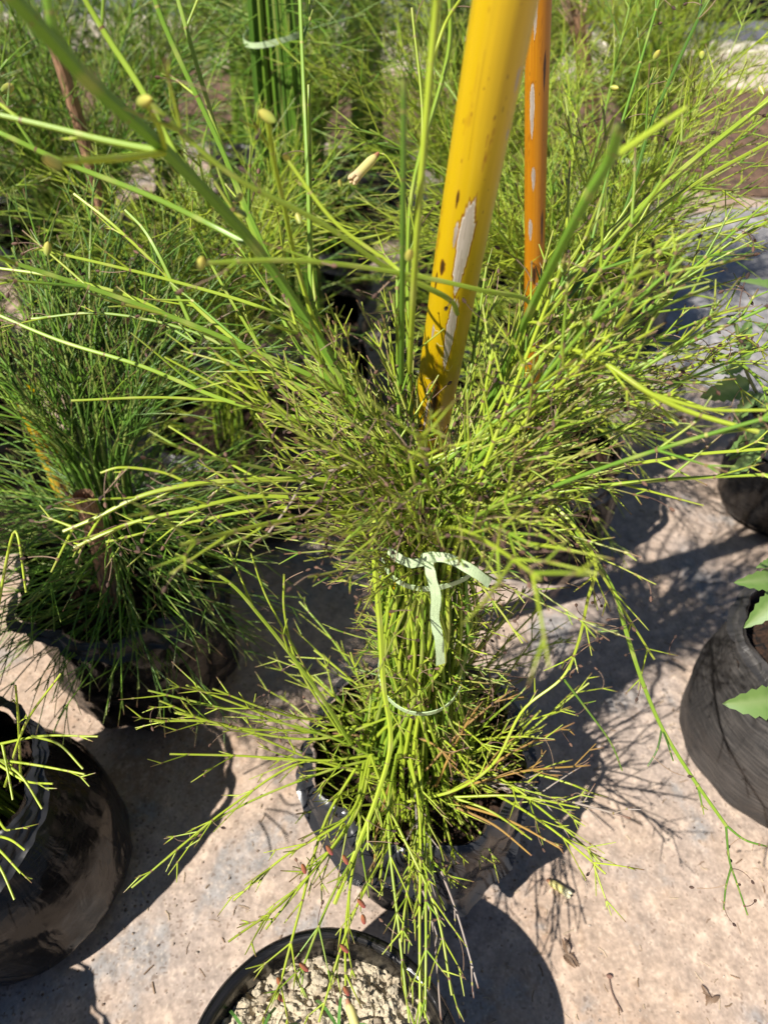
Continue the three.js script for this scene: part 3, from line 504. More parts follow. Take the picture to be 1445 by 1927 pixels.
K([[1081, 660, 0.57], [1150, 668, 0.57], [1217, 680, 0.57]], 0.0013, 0.001, { tone: 0.85, whorl: 0 });
K([[1222, 740, 0.55], [1330, 770, 0.55], [1440, 772, 0.55]], 0.0014, 0.0011, { tone: 0.85, whorl: 0 });
K([[1150, 690, 0.56], [1215, 740, 0.57], [1275, 800, 0.57]], 0.0013, 0.001, { tone: 0.85, whorl: 0 });
K([[850, 930, 0.72], [971, 900, 0.71], [1041, 881, 0.7], [1187, 873, 0.69], [1302, 856, 0.68], [1460, 843, 0.67]], 0.0022, 0.0014, { tone: 0.75, whorl: 1.6, step: 0.07, blen: 0.09, dry: 0.5 }, R6);
K([[880, 900, 0.74], [1040, 800, 0.74], [1180, 735, 0.75], [1330, 680, 0.76], [1450, 650, 0.77]], 0.0021, 0.0015, { tone: 0.7, whorl: 2.2, step: 0.06, blen: 0.10 }, R6);
K([[880, 900, 0.76], [1050, 690, 0.78], [1250, 640, 0.8], [1400, 690, 0.82], [1445, 740, 0.82]], 0.0019, 0.0013, { tone: 0.4, whorl: 2.2, step: 0.06, blen: 0.10, dry: 0.5 }, R6);
K([[860, 940, 0.71], [960, 905, 0.68], [1041, 925, 0.665], [1091, 1011, 0.665], [1151, 1106, 0.68], [1180, 1197, 0.70], [1207, 1280, 0.72], [1245, 1370, 0.74], [1300, 1460, 0.75], [1365, 1553, 0.76]], 0.0024, 0.0017, { tone: 0.45, whorl: 0.5, step: 0.1, blen: 0.07 }, R6);
K([[1365, 1553, 0.76], [1400, 1580, 0.755], [1442, 1593, 0.75]], 0.0013, 0.0009, { tone: 0.2, whorl: 0, dry: 1, step: 0.02 });
K([[1365, 1553, 0.76], [1372, 1620, 0.765], [1385, 1660, 0.77], [1406, 1722, 0.77]], 0.0012, 0.0008, { tone: 0.1, whorl: 0, dry: 1, step: 0.025 });
K([[1375, 1632, 0.765], [1365, 1670, 0.77], [1361, 1712, 0.77]], 0.001, 0.0008, { tone: 0.1, whorl: 0, dry: 1, step: 0.02 });
K([[1245, 1370, 0.74], [1236, 1410, 0.74], [1218, 1442, 0.74]], 0.001, 0.0007, { tone: 0, whorl: 0, dry: 1, step: 0.025 });
K([[1245, 1370, 0.74], [1256, 1400, 0.74], [1266, 1432, 0.74]], 0.001, 0.0007, { tone: 0, whorl: 0 });
K([[930, 920, 0.7], [1010, 930, 0.66], [1080, 990, 0.64], [1120, 1060, 0.65], [1105, 1130, 0.67], [1090, 1200, 0.69], [1070, 1260, 0.7]], 0.0017, 0.0011, { tone: 0.8, whorl: 1.2, step: 0.05, blen: 0.06, dry: 0.6 }, R6);
K([[930, 930, 0.7], [1030, 960, 0.66], [1110, 1050, 0.66], [1180, 1160, 0.70], [1230, 1240, 0.73]], 0.0017, 0.0011, { tone: 0.8, whorl: 1.8, step: 0.04, blen: 0.07, dry: 0.6 }, R6);
K([[760, 1510, 0.86], [860, 1485, 0.83], [930, 1435, 0.80], [985, 1335, 0.78], [1060, 1272, 0.77], [1092, 1200, 0.76]], 0.0016, 0.0012, { tone: 0.8, whorl: 0.8, step: 0.05, blen: 0.05 }, R6);
K([[1062, 1280, 0.77], [1100, 1330, 0.80], [1150, 1400, 0.84], [1170, 1450, 0.87]], 0.0013, 0.0008, { tone: 0.3, whorl: 0.4, blen: 0.03 });
K([[760, 940, 0.70], [705, 985, 0.665], [706, 1060, 0.68], [715, 1170, 0.71], [722, 1290, 0.74], [735, 1400, 0.76], [712, 1490, 0.765], [670, 1600, 0.765], [630, 1700, 0.77]], 0.0027, 0.0018, { tone: 0.75, whorl: 0.7, step: 0.06, blen: 0.05 }, R10);
K([[730, 920, 0.7], [640, 905, 0.66], [490, 903, 0.63], [360, 912, 0.615], [265, 934, 0.61], [180, 975, 0.61], [120, 1000, 0.61]], 0.0024, 0.0014, { tone: 0.75, whorl: 1.8, step: 0.04, blen: 0.06, dry: 1 }, R6);
K([[740, 935, 0.7], [620, 940, 0.66], [470, 935, 0.635], [360, 958, 0.62], [245, 985, 0.615], [140, 1030, 0.615]], 0.0021, 0.0012, { tone: 0.7, whorl: 1.8, step: 0.04, blen: 0.055, dry: 1 }, R6);
K([[720, 930, 0.71], [600, 950, 0.69], [480, 960, 0.67], [350, 985, 0.66], [200, 1020, 0.65]], 0.0018, 0.0011, { tone: 0.75, whorl: 2, step: 0.04, blen: 0.055, dry: 1 }, R6);
K([[360, 912, 0.615], [310, 890, 0.61], [225, 880, 0.6], [190, 890, 0.6]], 0.0012, 0.0009, { tone: 0.8, whorl: 0.8, blen: 0.03, dry: 1, step: 0.02 });
K([[490, 903, 0.63], [420, 865, 0.63], [318, 802, 0.63]], 0.0011, 0.0009, { tone: 0.75, whorl: 0 });
K([[620, 880, 0.69], [540, 840, 0.68], [500, 800, 0.67], [482, 778, 0.67]], 0.0012, 0.0009, { tone: 0.9, whorl: 0 });
K([[660, 1400, 0.86], [590, 1290, 0.80], [490, 1160, 0.75], [430, 1095, 0.73], [330, 1042, 0.71]], 0.0021, 0.0014, { tone: 0.6, whorl: 1.0, step: 0.06, blen: 0.07 }, R6);
K([[640, 1380, 0.85], [560, 1250, 0.80], [535, 1150, 0.77], [535, 1080, 0.75]], 0.0013, 0.001, { tone: 0.75, whorl: 0.4, blen: 0.03 });
K([[560, 1230, 0.79], [500, 1120, 0.76], [472, 1040, 0.74]], 0.0012, 0.0009, { tone: 0.7, whorl: 0 });
for (const [y0, x1, y1] of [[1390, 270, 1290], [1400, 280, 1320], [1415, 265, 1346], [1380, 330, 1280], [1405, 320, 1330], [1370, 410, 1290], [1425, 310, 1420], [1430, 290, 1612], [1450, 246, 1665]]) K([[700 + rr(-40, 50), y0 + rr(-60, 70), 0.88], [600 + rr(-30, 20), y0 + rr(-35, 20), 0.85], [(600 + x1) / 2 + rr(-20, 20), (y0 + y1) / 2 + rr(-25, 15), 0.81], [x1 + rr(-10, 25), y1 + rr(-12, 12), 0.78]], 0.0015, 0.001, { tone: rr(0.5, 0.95), whorl: 1.8, step: 0.05, blen: 0.06, droop: 0.3 });
for (const l of [
  [[700, 800, 0.71], [560, 700, 0.69], [350, 610, 0.67], [250, 560, 0.66], [100, 520, 0.65], [-15, 503, 0.65]],
  [[690, 760, 0.71], [620, 650, 0.69], [520, 590, 0.68], [330, 530, 0.67], [210, 500, 0.66], [70, 468, 0.65]],
  [[690, 830, 0.73], [520, 690, 0.72], [450, 590, 0.71], [372, 450, 0.70]],
  [[690, 840, 0.73], [500, 690, 0.71], [350, 560, 0.70], [300, 505, 0.69], [210, 420, 0.68], [140, 365, 0.68]],
  [[700, 850, 0.73], [600, 745, 0.72], [510, 705, 0.715], [430, 680, 0.71], [315, 613, 0.71]],
  [[360, 610, 0.70], [300, 480, 0.69], [270, 430, 0.69], [236, 395, 0.69]],
  [[700, 840, 0.73], [560, 650, 0.72], [490, 520, 0.71], [430, 440, 0.70]],
  [[720, 870, 0.74], [600, 800, 0.73], [500, 770, 0.73], [420, 700, 0.72]],
  [[700, 860, 0.74], [560, 760, 0.74], [400, 640, 0.74], [200, 590, 0.74], [60, 600, 0.74]]]) K(l, 0.0019, 0.0012, { tone: rr(0.35, 0.75), whorl: 1.0, step: 0.06, blen: 0.06, dry: 0.5 }, R6);
// over the front lip, down towards the sand pot
for (const [x0, xm, x1, y1, d1, dead] of [[770, 775, 800, 1940, 0.70, 0], [755, 770, 790, 1900, 0.70, 0], [745, 760, 770, 1930, 0.71, 0], [760, 800, 850, 1870, 0.72, 0], [735, 690, 650, 1860, 0.70, 0], [730, 660, 560, 1830, 0.70, 0], [720, 640, 520, 1900, 0.69, 0], [725, 630, 430, 1800, 0.71, 0], [715, 620, 500, 1760, 0.73, 0], [710, 590, 440, 1700, 0.75, 0], [780, 820, 900, 1860, 0.73, -2], [775, 800, 870, 1770, 0.76, -2], [765, 790, 830, 1920, 0.71, -2], [745, 745, 755, 1800, 0.73, 0], [735, 700, 600, 1920, 0.69, 0]]) {
  if (dead) { K([[(xm + x1) / 2 - 30, 1640, 0.775], [(xm + x1) / 2, 1720, 0.765], [x1, y1, d1]], 0.0011, 0.0008, { tone: dead, whorl: 1.2, step: 0.05, blen: 0.04, droop: 1.2, dry: 0 }); continue; }
  const jx = rr(-70, 45), jy = rr(-70, 40), jm = rr(-30, 30);
  K([[x0 + jx, 1480 + jy, 0.86], [xm * 0.6 + x0 * 0.4 + jx * 0.6 + jm, 1560 + jy * 0.5, 0.80 + rr(-0.015, 0.02)], [(xm + x1) / 2 + jm * 0.6, (1560 + y1) / 2 + rr(-30, 20), (0.78 + d1) / 2], [x1, y1 + rr(-30, 30), d1]], 0.0017, 0.0010, { tone: dead ? dead : rr(0.55, 0.98), whorl: 1.9, step: 0.04, blen: 0.06, droop: 1.2, dry: 0.12 });
}
// orange and brown twigs to the right of the soil
for (const [x0, y0, x1, y1, d1] of [[840, 1500, 1080, 1360, 0.88], [840, 1490, 1110, 1440, 0.87], [850, 1500, 1090, 1520, 0.84], [850, 1510, 1060, 1600, 0.82], [860, 1520, 1000, 1610, 0.83], [800, 1450, 960, 1300, 0.84], [820, 1480, 900, 1330, 0.82], [850, 1500, 1000, 1580, 0.84], [790, 1330, 930, 1420, 0.80], [780, 1360, 890, 1450, 0.80], [760, 1380, 860, 1440, 0.80]]) K([[x0, y0, 0.87], [(x0 + x1) / 2, (y0 + y1) / 2 - 12, 0.85], [x1, y1, d1]], 0.0015, 0.0009, { tone: rnd() < 0.6 ? -1 : 0.9, whorl: 1.5, step: 0.05, blen: 0.06 });
K([[740, 850, 0.66], [690, 855, 0.64], [640, 880, 0.63], [575, 905, 0.62], [545, 950, 0.62], [500, 1010, 0.62]], 0.0014, 0.0009, { tone: -2, whorl: 0 });

// the tied bundle and what flares from it
srand(99);
const TIE1 = 0.385, TIE2 = 0.565;
for (let k = 0, tries = 0; k < 50 && tries < 900; tries++) {
  const rho = Math.sqrt(rnd()), ph = rr(0, 6.283), ph2 = ph + rr(-0.5, 0.5), az = rnd() < 0.45 ? rr(-1.6, 0.7) : ph2 + rr(-0.7, 0.7), tilt = rr(0.35, 1.5), len = rr(0.12, 0.40) * (Math.cos(az) < 0 ? 0.6 : 1);
  const at = (r, a, h) => MC.clone().add(V(Math.cos(a) * r, h, Math.sin(a) * r));
  const pts = [at(0.075 * rho, ph, 0.14), at(0.068 * rho, ph + 0.1, 0.24), at(0.046 * rho, ph, TIE1), at(0.05 * rho, ph2, 0.47), at(0.041 * rho, ph2, TIE2), at(0.055 * rho, ph2, 0.63)];
  const d = V(Math.cos(az) * Math.sin(tilt), Math.cos(tilt), Math.sin(az) * Math.sin(tilt)), p = pts[5].clone(); d.lerp(V(Math.cos(ph2) * 0.1, 1, Math.sin(ph2) * 0.1), 0.45).normalize();
  const out = V(Math.cos(az) * Math.sin(tilt), Math.cos(tilt), Math.sin(az) * Math.sin(tilt)); let bad = false;
  const n = Math.round(len / 0.04);
  for (let q = 0; q < n; q++) { d.lerp(out, 0.35).normalize(); d.y -= 0.02 * q / n; p.addScaledVector(d, 0.04); pts.push(p.clone()); if (blocksStake(p) || tooNear(p) || veilsRibbon(p) || (veilsStake(p) && rnd() < 0.7)) bad = true; }
  if (bad) continue;
  const [u, v] = project(p); if (u > 1120 && v > 960) continue; if (u > 560 && u < 760 && v < 500) { if (rnd() < 0.6) continue; }   // the photograph is open here
  k++; stemCount++;
  addStem(main, MC, smooth(pts, pts.length * 3), 0.0026, 0.0011, { ...BR, tone: rr(0.3, 0.85), from: 0.6, whorl: 2, blen: 0.08, dry: 0.35, bend: 1.8 }, { sides: 6 });
}
for (let k = 0; k < 64; k++) {    // stems that only fill the bundle
  const rho = Math.sqrt(rr(0.1, 1)), ph = k * 2.4, ph2 = ph + rr(-0.9, 0.9), at = (r, a, h) => MC.clone().add(V(Math.cos(a) * r, h, Math.sin(a) * r)); stemCount++;
  addStem(main, MC, smooth([at(0.085 * rho, ph, 0.14), at(0.072 * rho, ph + 0.15, 0.25), at(0.05 * rho, ph2, TIE1), at(0.058 * rho, ph2 + rr(-0.7, 0.7), rr(0.43, 0.5)), at(0.044 * rho, ph2, TIE2), at(0.06 * rho, ph2, rr(0.6, 0.66))], 22), rr(0.0017, 0.003), 0.0015, { ...BR, tone: rr(0.2, 0.9), from: 0.2, whorl: 1, blen: 0.045, dry: 0.3, step: 0.09 }, { sides: 7 });
}
// short leafy shoots crowding the fork and the bundle
{
  const T = new Builder(); srand(4242);
  for (let k = 0; k < 640; k++) {
    const a = rr(0, 6.283), h = k < 360 ? rr(0.55, 0.69) : rr(0.2, 0.56), r0 = rr(0.02, 0.05), p = MC.clone().add(V(Math.cos(a) * r0, h, Math.sin(a) * r0)), tl = h > 0.56 ? rr(0.4, 1.45) : rr(0.7, 1.7);
    const d = V(Math.cos(a) * Math.sin(tl), Math.cos(tl), Math.sin(a) * Math.sin(tl)), L = h > 0.56 ? rr(0.05, 0.17) : rr(0.02, 0.06);
    const e = p.clone().addScaledVector(d, L), mid = p.clone().addScaledVector(d, L * 0.6); if (blocksStake(e) || ((veilsStake(e) || veilsStake(mid)) && rnd() < 0.85) || veilsRibbon(e) || veilsRibbon(mid)) continue;
    shoot(T, p, d, L, rr(0.0010, 0.0015), 1, { ...BR, tone: rr(0.15, 0.9), orders: 2, whorl2: 1.6, blen: 0.07, dry: 0.28, step: 0.03, bend: 2.5 });
  }
  for (let k = 0; k < 230; k++) { const a = rr(0, 6.283), r0 = 0.125 * Math.sqrt(rr(0.05, 1)), p = MC.clone().add(V(Math.cos(a) * r0 * 0.9, 0.162, Math.sin(a) * r0 * 0.9)), tl = rr(0.1, 1.0); if (r0 > 0.08 && angd(a, 0.9) < 0.5) continue; shoot(T, p, V(Math.cos(a) * Math.sin(tl), Math.cos(tl), Math.sin(a) * Math.sin(tl)), rr(0.03, 0.09), rr(0.0014, 0.0022), 1, { ...BR, dryB: null, tone: rr(0.25, 0.95), orders: 2, whorl2: 1, blen: 0.06, step: 0.035 }); }
  const m = mesh('short_shoots', T.geo(MC), stemMat, main); m.userData.kind = 'stuff';
}
// skirt of low shoots round the soil
srand(31337);
for (let k = 0; k < 70; k++) {
  const a = rr(0, 6.283), r0 = rr(0.02, 0.085), p = MC.clone().add(V(Math.cos(a) * r0, rr(0.15, 0.24), Math.sin(a) * r0)), tl = rr(0.25, 1.4), L = rr(0.07, 0.23) * (Math.sin(a) > 0.5 ? 0.6 : 1), a2 = a + rr(-0.7, 0.7);
  const d = V(Math.cos(a2) * Math.sin(tl), Math.cos(tl) + 0.2, Math.sin(a2) * Math.sin(tl)).normalize(), pts = [p.clone()], q = p.clone(), sg = rr(0.02, 0.09);
  const n = 9; for (let j = 0; j < n; j++) { d.y -= sg; d.x += rr(-0.03, 0.03); d.normalize(); q.addScaledVector(d, L / n); pts.push(q.clone()); }
  const dead = rnd(); addStem(main, MC, pts, 0.0018, 0.0011, { ...BR, tone: dead < 0.09 ? -1 : dead < 0.15 ? -2 : rr(0.5, 1), whorl: 2, blen: 0.075, step: 0.045, dry: 0.15, droop: 0.9, from: 0.2 });
  stemCount++;
}
{ const m = mesh('dried_flower_stalks', drySticks.geo(MC), dryMat, main); m.userData.kind = 'stuff'; }
// tubular flowers, buds and red seed heads
function flower(parent, off, a, b, r, tint, name = 'flower') {
  const B = new Builder(), n = 9, pts = []; for (let k = 0; k <= n; k++) pts.push(a.clone().lerp(b, k / n));
  B.tube(pts, (t) => r * (0.35 + 0.65 * sst(0, 0.35, t)) * (1 + 0.15 * sst(0.85, 1, t)), (t) => t < 0.12 ? [0.45, 0.2, 0.1] : mixc([0.80, 0.72, 0.26], tint, sst(0.75, 1, t)), 10);
  const ax = b.clone().sub(a).normalize(), e1 = V(ax.z, 0.1, -ax.x).normalize(), e2 = ax.clone().cross(e1);
  for (let k = 0; k < 5; k++) { const an = k * 1.257, d = e1.clone().multiplyScalar(Math.cos(an)).addScaledVector(e2, Math.sin(an)); B.bead(b.clone().addScaledVector(d, r * 0.75).addScaledVector(ax, r * 0.5), ax, r * 1.6, r * 0.5, tint, 6, 4); }
  return mesh(name, B.geo(off), petalMat, parent);
}
function bead(name, parent, off, c, ax, len, r, c0, c1) { const B = new Builder(); B.bead(c, ax, len, r, (t) => mixc(c0, c1, t), 10, 8); return mesh(name, B.geo(off), stemMat, parent); }
K([[765, 560, 0.69], [762, 375, 0.67], [745, 320, 0.665], [725, 292, 0.66], [712, 288, 0.66]], 0.001, 0.0007, { tone: 0.7, whorl: 0 });
flower(main, MC, P(712, 288, 0.66), P(668, 334, 0.65), 0.0042, [0.8, 0.62, 0.35]);
for (const [u, v, d, r] of [[503, 219, 0.51, 0.0038], [540, 297, 0.53, 0.0026], [272, 190, 0.46, 0.0034], [100, 305, 0.42, 0.0032], [378, 496, 0.48, 0.003], [455, 403, 0.52, 0.003], [450, 372, 0.52, 0.0024], [562, 411, 0.53, 0.0024], [90, 468, 0.6, 0.0034], [15, 167, 0.6, 0.004], [770, 480, 0.5, 0.003], [1320, 104, 0.72, 0.003], [1155, 165, 0.7, 0.0026], [1235, 103, 0.7, 0.003], [1432, 170, 0.72, 0.003], [640, 345, 0.9, 0.003]])
  bead('bud', main, MC, P(u, v, near(d)), V(rr(-1, 1), rr(0, 1), rr(-1, 1)), r * 3.2, r * 0.92, [0.22, 0.30, 0.05], [0.62, 0.55, 0.12]);
for (const [u, v, d] of [[620, 1600, 0.73], [650, 1618, 0.73], [572, 1635, 0.73], [680, 1700, 0.72], [684, 1730, 0.72], [648, 1785, 0.71], [572, 1820, 0.7], [526, 1848, 0.7], [527, 1877, 0.7], [652, 1865, 0.7]])
  bead('seed_head', main, MC, P(u, v, d), V(0.4 + rr(-0.3, 0.3), -1, 0.3), 0.014, 0.0024, [0.45, 0.17, 0.07], [0.32, 0.06, 0.08]);
flower(main, MC, P(653, 1880, 0.7), P(672, 1940, 0.69), 0.0042, [0.8, 0.75, 0.5]);

// ----- ribbons -----
const ribMat = new THREE.MeshPhysicalMaterial({ color: new THREE.Color(0.55, 0.70, 0.40), roughness: 0.5, side: THREE.DoubleSide, bumpMap: filmBump, bumpScale: 0.0006 });
function strip(pts, width, wdir, twist = 0, thick = 0.0004) {
  const n = pts.length, p = [], uv = [], ix = [];
  for (let k = 0; k < n; k++) {
    const t = pts[Math.min(n - 1, k + 1)].clone().sub(pts[Math.max(0, k - 1)]).normalize(), w = (typeof wdir === 'function' ? wdir(k / (n - 1)) : wdir.clone()); w.addScaledVector(t, -w.dot(t)).normalize(); w.applyAxisAngle(t, twist * k / (n - 1));
    const nn = t.clone().cross(w), wi = width * (1 + 0.3 * N3(k * 0.37, 2.2, 1)); nn.addScaledVector(w, 0.6 * N3(k * 0.6, 7.7, 2)).normalize(); for (const [a, b] of [[-0.5, -1], [0.5, -1], [0.5, 1], [-0.5, 1]]) { const q = pts[k].clone().addScaledVector(w, wi * a).addScaledVector(nn, thick * b); p.push(q.x, q.y, q.z); uv.push(a + 0.5, k / n); }
  }
  for (let k = 0; k < n - 1; k++) for (let s = 0; s < 4; s++) { const a = k * 4 + s, b = k * 4 + (s + 1) % 4; ix.push(a, b, b + 4, a, b + 4, a + 4); }
  for (const o of [0, (n - 1) * 4]) ix.push(o, o + 1, o + 2, o, o + 2, o + 3);
  let g = new THREE.BufferGeometry(); g.setAttribute('position', new THREE.Float32BufferAttribute(p, 3)); g.setAttribute('uv', new THREE.Float32BufferAttribute(uv, 2)); g.setIndex(ix); g = g.toNonIndexed(); g.computeVertexNormals(); return g;
}
function ring(c, r, tiltX, tiltZ, wob) { const pts = []; for (let k = 0; k <= 48; k++) { const a = k / 48 * 6.2832, q = r * (1 + wob * Math.sin(a * 3 + 1)); pts.push(c.clone().add(V(Math.cos(a) * q, tiltX * Math.cos(a) + tiltZ * Math.sin(a) + 0.003 * Math.sin(a * 2), Math.sin(a) * q))); } return pts; }
{
  const t = thing('ribbon_tie', 'pale green ribbon knotted round the middle plant, long tail hanging', 'ribbon', 'ribbons tying the plants', MC);
  const put = (n, g) => { g.translate(-MC.x, 0, -MC.z); return mesh(n, g, ribMat, t); };
  put('ribbon_band', strip(ring(MC.clone().setY(0.565), 0.047, -0.004, -0.002, 0.03), 0.006, V(0, 1, 0)));
  put('ribbon_tail', strip(smooth([P(806, 1050, 0.632), P(809, 1075, 0.627), P(820, 1120, 0.630), P(818, 1165, 0.640), P(826, 1205, 0.644), P(829, 1250, 0.656)], 28), 0.0078, V(1, 0, 0.25), -0.6));
  put('ribbon_tail', strip(smooth([P(808, 1048, 0.632), P(840, 1050, 0.626), P(875, 1066, 0.622), P(900, 1082, 0.625), P(921, 1098, 0.632)], 20), 0.0082, V(-0.2, 0.74, -0.67), 0.25));
  put('ribbon_tail', strip(smooth([P(806, 1054, 0.632), P(775, 1060, 0.63), P(750, 1050, 0.632), P(731, 1035, 0.638)], 16), 0.0075, V(0.2, 0.74, -0.67), -0.4));
  const k = new THREE.SphereGeometry(0.006, 14, 10); k.scale(1.1, 0.9, 0.9); const pp = k.attributes.position; for (let j = 0; j < pp.count; j++) { const w = 1 + 0.3 * N3(pp.getX(j) * 300, pp.getY(j) * 300, pp.getZ(j) * 300); pp.setXYZ(j, pp.getX(j) * w, pp.getY(j) * w, pp.getZ(j) * w); } k.computeVertexNormals(); const kp = P(805, 1051, 0.632); k.translate(kp.x, kp.y, kp.z); put('knot', k);
  const u = thing('ribbon_tie', 'slack pale ribbon loop low on the bundle of the middle plant', 'ribbon', 'ribbons tying the plants', MC);
  const pts = []; for (let k = 0; k <= 30; k++) { const a = 0.45 + k / 30 * 2.75, e = 0.046 + 0.015 * Math.sin(k / 30 * Math.PI); pts.push(MC.clone().add(V(Math.cos(a) * e, 0.392 - 0.016 * Math.sin(k / 30 * Math.PI) + 0.012 * k / 30, Math.sin(a) * e))); } const g = strip(pts, 0.009, V(0, 1, 0.25)); g.translate(-MC.x, 0, -MC.z); mesh('ribbon_band', g, ribMat, u);
}

// ----- the other broom-like plants; low tone ranges carry painted shade -----
function brush(foot, label, o) {
  const t = thing('coral_plant', label, 'plant', 'broom-like plants in bags', foot); srand(o.seed);
  const tie = o.tie ?? 0.52, n = o.n ?? 36;
  for (let k = 0; k < n; k++) {
    const rho = Math.sqrt(rnd()), ph = rr(0, 6.283), az = (o.az !== undefined && rnd() < 0.6 ? o.az + rr(-1, 1) : ph + rr(-0.6, 0.6)), tilt = rr(o.t0 ?? 0.15, o.t1 ?? 1.2), len = rr(0.2, o.len ?? 0.5);
    const at = (r, h) => foot.clone().add(V(Math.cos(ph) * r + (o.lean ?? 0) * Math.max(0, h - 0.16), h, Math.sin(ph) * r));
    const pts = [at(0.07 * rho, o.s0 ?? 0.16), at(0.06 * rho, 0.28), at(0.05 * rho, tie * 0.75), at(0.042 * rho, tie), at(0.05 * rho, tie + 0.07)], p = pts[4].clone(), d = V(0, 1, 0), out = V(Math.cos(az) * Math.sin(tilt), Math.cos(tilt), Math.sin(az) * Math.sin(tilt)), m = Math.round(len / 0.05);
    let bad = false;
    for (let q = 0; q < m; q++) { d.lerp(out, 0.3).normalize(); d.y -= (o.sag ?? 0.05) * q / m; p.addScaledVector(d, 0.05); pts.push(p.clone()); if (o.off) { if (project(p)[0] > -75 || p.distanceTo(camera.position) < 0.4) bad = true; } else if (tooNear(p) || project(p)[2] < (o.minD ?? 0.75)) bad = true; }
    if (bad) { k -= rnd() < 0.9 ? 1 : 0; continue; }
    addStem(t, foot, smooth(pts, pts.length * 2), o.r ?? 0.0026, 0.0014, { tone: rr(o.tone0 ?? 0.2, o.tone1 ?? 0.75), orders: 2, whorl: o.whorl ?? 3.2, whorl2: 2.2, blen: o.blen ?? 0.13, step: 0.05, droop: o.droop ?? 1.0, bend: 1.5, rmin: 0.0009, sides: 3, from: o.from ?? 0.42 }, { sides: 5 });
  }
  // hanging side shoots low down
  const T = new Builder();
  for (let k = 0; k < (o.low ?? 90); k++) { const a = rr(0, 6.283), h = rr(0.2, tie + 0.05), p = foot.clone().add(V(Math.cos(a) * 0.05, h, Math.sin(a) * 0.05)), d = V(Math.cos(a), rr(-0.2, 0.7), Math.sin(a)); shoot(T, p, d, rr(0.08, 0.24), 0.0014, 0, { tone: rr(o.tone0 ?? 0.1, o.tone1 ?? 0.6), orders: 1, whorl: 2, blen: 0.09, step: 0.05, droop: rr(0.4, 4.5), bend: 3, rmin: 0.0009, sides: 3 }); }
  if (!T.empty) mesh('side_shoots', T.geo(foot), stemMat, t).userData.kind = 'stuff';
  return t;
}
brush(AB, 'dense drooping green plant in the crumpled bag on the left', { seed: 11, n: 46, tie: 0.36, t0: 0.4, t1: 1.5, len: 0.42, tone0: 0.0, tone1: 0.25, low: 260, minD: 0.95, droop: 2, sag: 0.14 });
brush(DB, 'yellow green plant behind the middle one, to its right', { seed: 12, n: 50, tie: 0.42, t0: 0.3, t1: 1.5, len: 0.5, tone0: 0.4, tone1: 0.9, low: 160, minD: 0.92 });
brush(backBags[0], 'green plant seen through the stems left of the yellow stake', { seed: 13, n: 40, tie: 0.36, t0: 0.4, t1: 1.5, len: 0.36, tone0: 0.3, tone1: 0.85, minD: 1.0, droop: 1.6 });
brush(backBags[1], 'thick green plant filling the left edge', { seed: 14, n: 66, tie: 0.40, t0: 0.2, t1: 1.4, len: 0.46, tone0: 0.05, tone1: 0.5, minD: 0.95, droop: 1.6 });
brush(backBags[2], 'green plant in the third row on the left, shade painted into its tone', { seed: 15, n: 60, tie: 0.40, t0: 0.2, t1: 1.4, len: 0.46, tone0: 0.05, tone1: 0.5, minD: 1.1, droop: 1.6 });
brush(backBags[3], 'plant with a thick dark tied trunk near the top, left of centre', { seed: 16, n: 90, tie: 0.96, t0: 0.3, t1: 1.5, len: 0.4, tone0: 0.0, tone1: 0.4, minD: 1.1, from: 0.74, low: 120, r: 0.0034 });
brush(backBags[4], 'yellow green plant directly behind the yellow stake', { seed: 17, n: 56, tie: 0.40, t0: 0.3, t1: 1.5, len: 0.46, tone0: 0.4, tone1: 0.9, minD: 1.05 });
brush(backBags[5], 'pale green plant on the right around the frayed stake', { seed: 18, n: 60, tie: 0.45, t0: 0.15, t1: 1.4, len: 0.5, tone0: 0.35, tone1: 0.85, minD: 1.05 });
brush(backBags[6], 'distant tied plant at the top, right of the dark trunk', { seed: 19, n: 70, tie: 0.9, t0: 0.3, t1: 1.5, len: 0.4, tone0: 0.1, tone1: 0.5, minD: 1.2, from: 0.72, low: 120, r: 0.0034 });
brush(backBags[7], 'distant bushy plant at the upper left', { seed: 20, n: 56, tie: 0.42, t0: 0.2, t1: 1.4, len: 0.5, tone0: 0.2, tone1: 0.65, minD: 1.2, low: 60 });
brush(backBags[8], 'distant plant behind the two stakes at the top', { seed: 21, n: 56, tie: 0.45, t0: 0.2, t1: 1.4, len: 0.5, tone0: 0.25, tone1: 0.8, minD: 1.2, low: 60 });
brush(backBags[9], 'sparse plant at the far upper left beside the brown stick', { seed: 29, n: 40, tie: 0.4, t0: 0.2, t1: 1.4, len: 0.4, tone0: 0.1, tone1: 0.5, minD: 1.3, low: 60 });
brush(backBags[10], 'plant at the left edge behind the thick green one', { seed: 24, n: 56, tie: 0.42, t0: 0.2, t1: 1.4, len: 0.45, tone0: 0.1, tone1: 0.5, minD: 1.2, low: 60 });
brush(backBags[11], 'distant plant right of the stakes near the top', { seed: 25, n: 50, tie: 0.42, t0: 0.2, t1: 1.4, len: 0.5, tone0: 0.25, tone1: 0.7, minD: 1.2, low: 40 });
brush(backBags[12], 'farthest plant at the top, left of the dark trunk', { seed: 26, n: 50, tie: 0.5, t0: 0.2, t1: 1.4, len: 0.5, tone0: 0.2, tone1: 0.6, minD: 1.2, low: 40 });
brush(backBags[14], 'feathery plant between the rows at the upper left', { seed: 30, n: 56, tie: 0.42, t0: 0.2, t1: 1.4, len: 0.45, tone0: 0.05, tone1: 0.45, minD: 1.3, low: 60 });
brush(backBags[15], 'distant feathery plant left of the small tied trunk', { seed: 33, n: 50, tie: 0.45, t0: 0.2, t1: 1.4, len: 0.45, tone0: 0.1, tone1: 0.5, minD: 1.3, low: 40 });
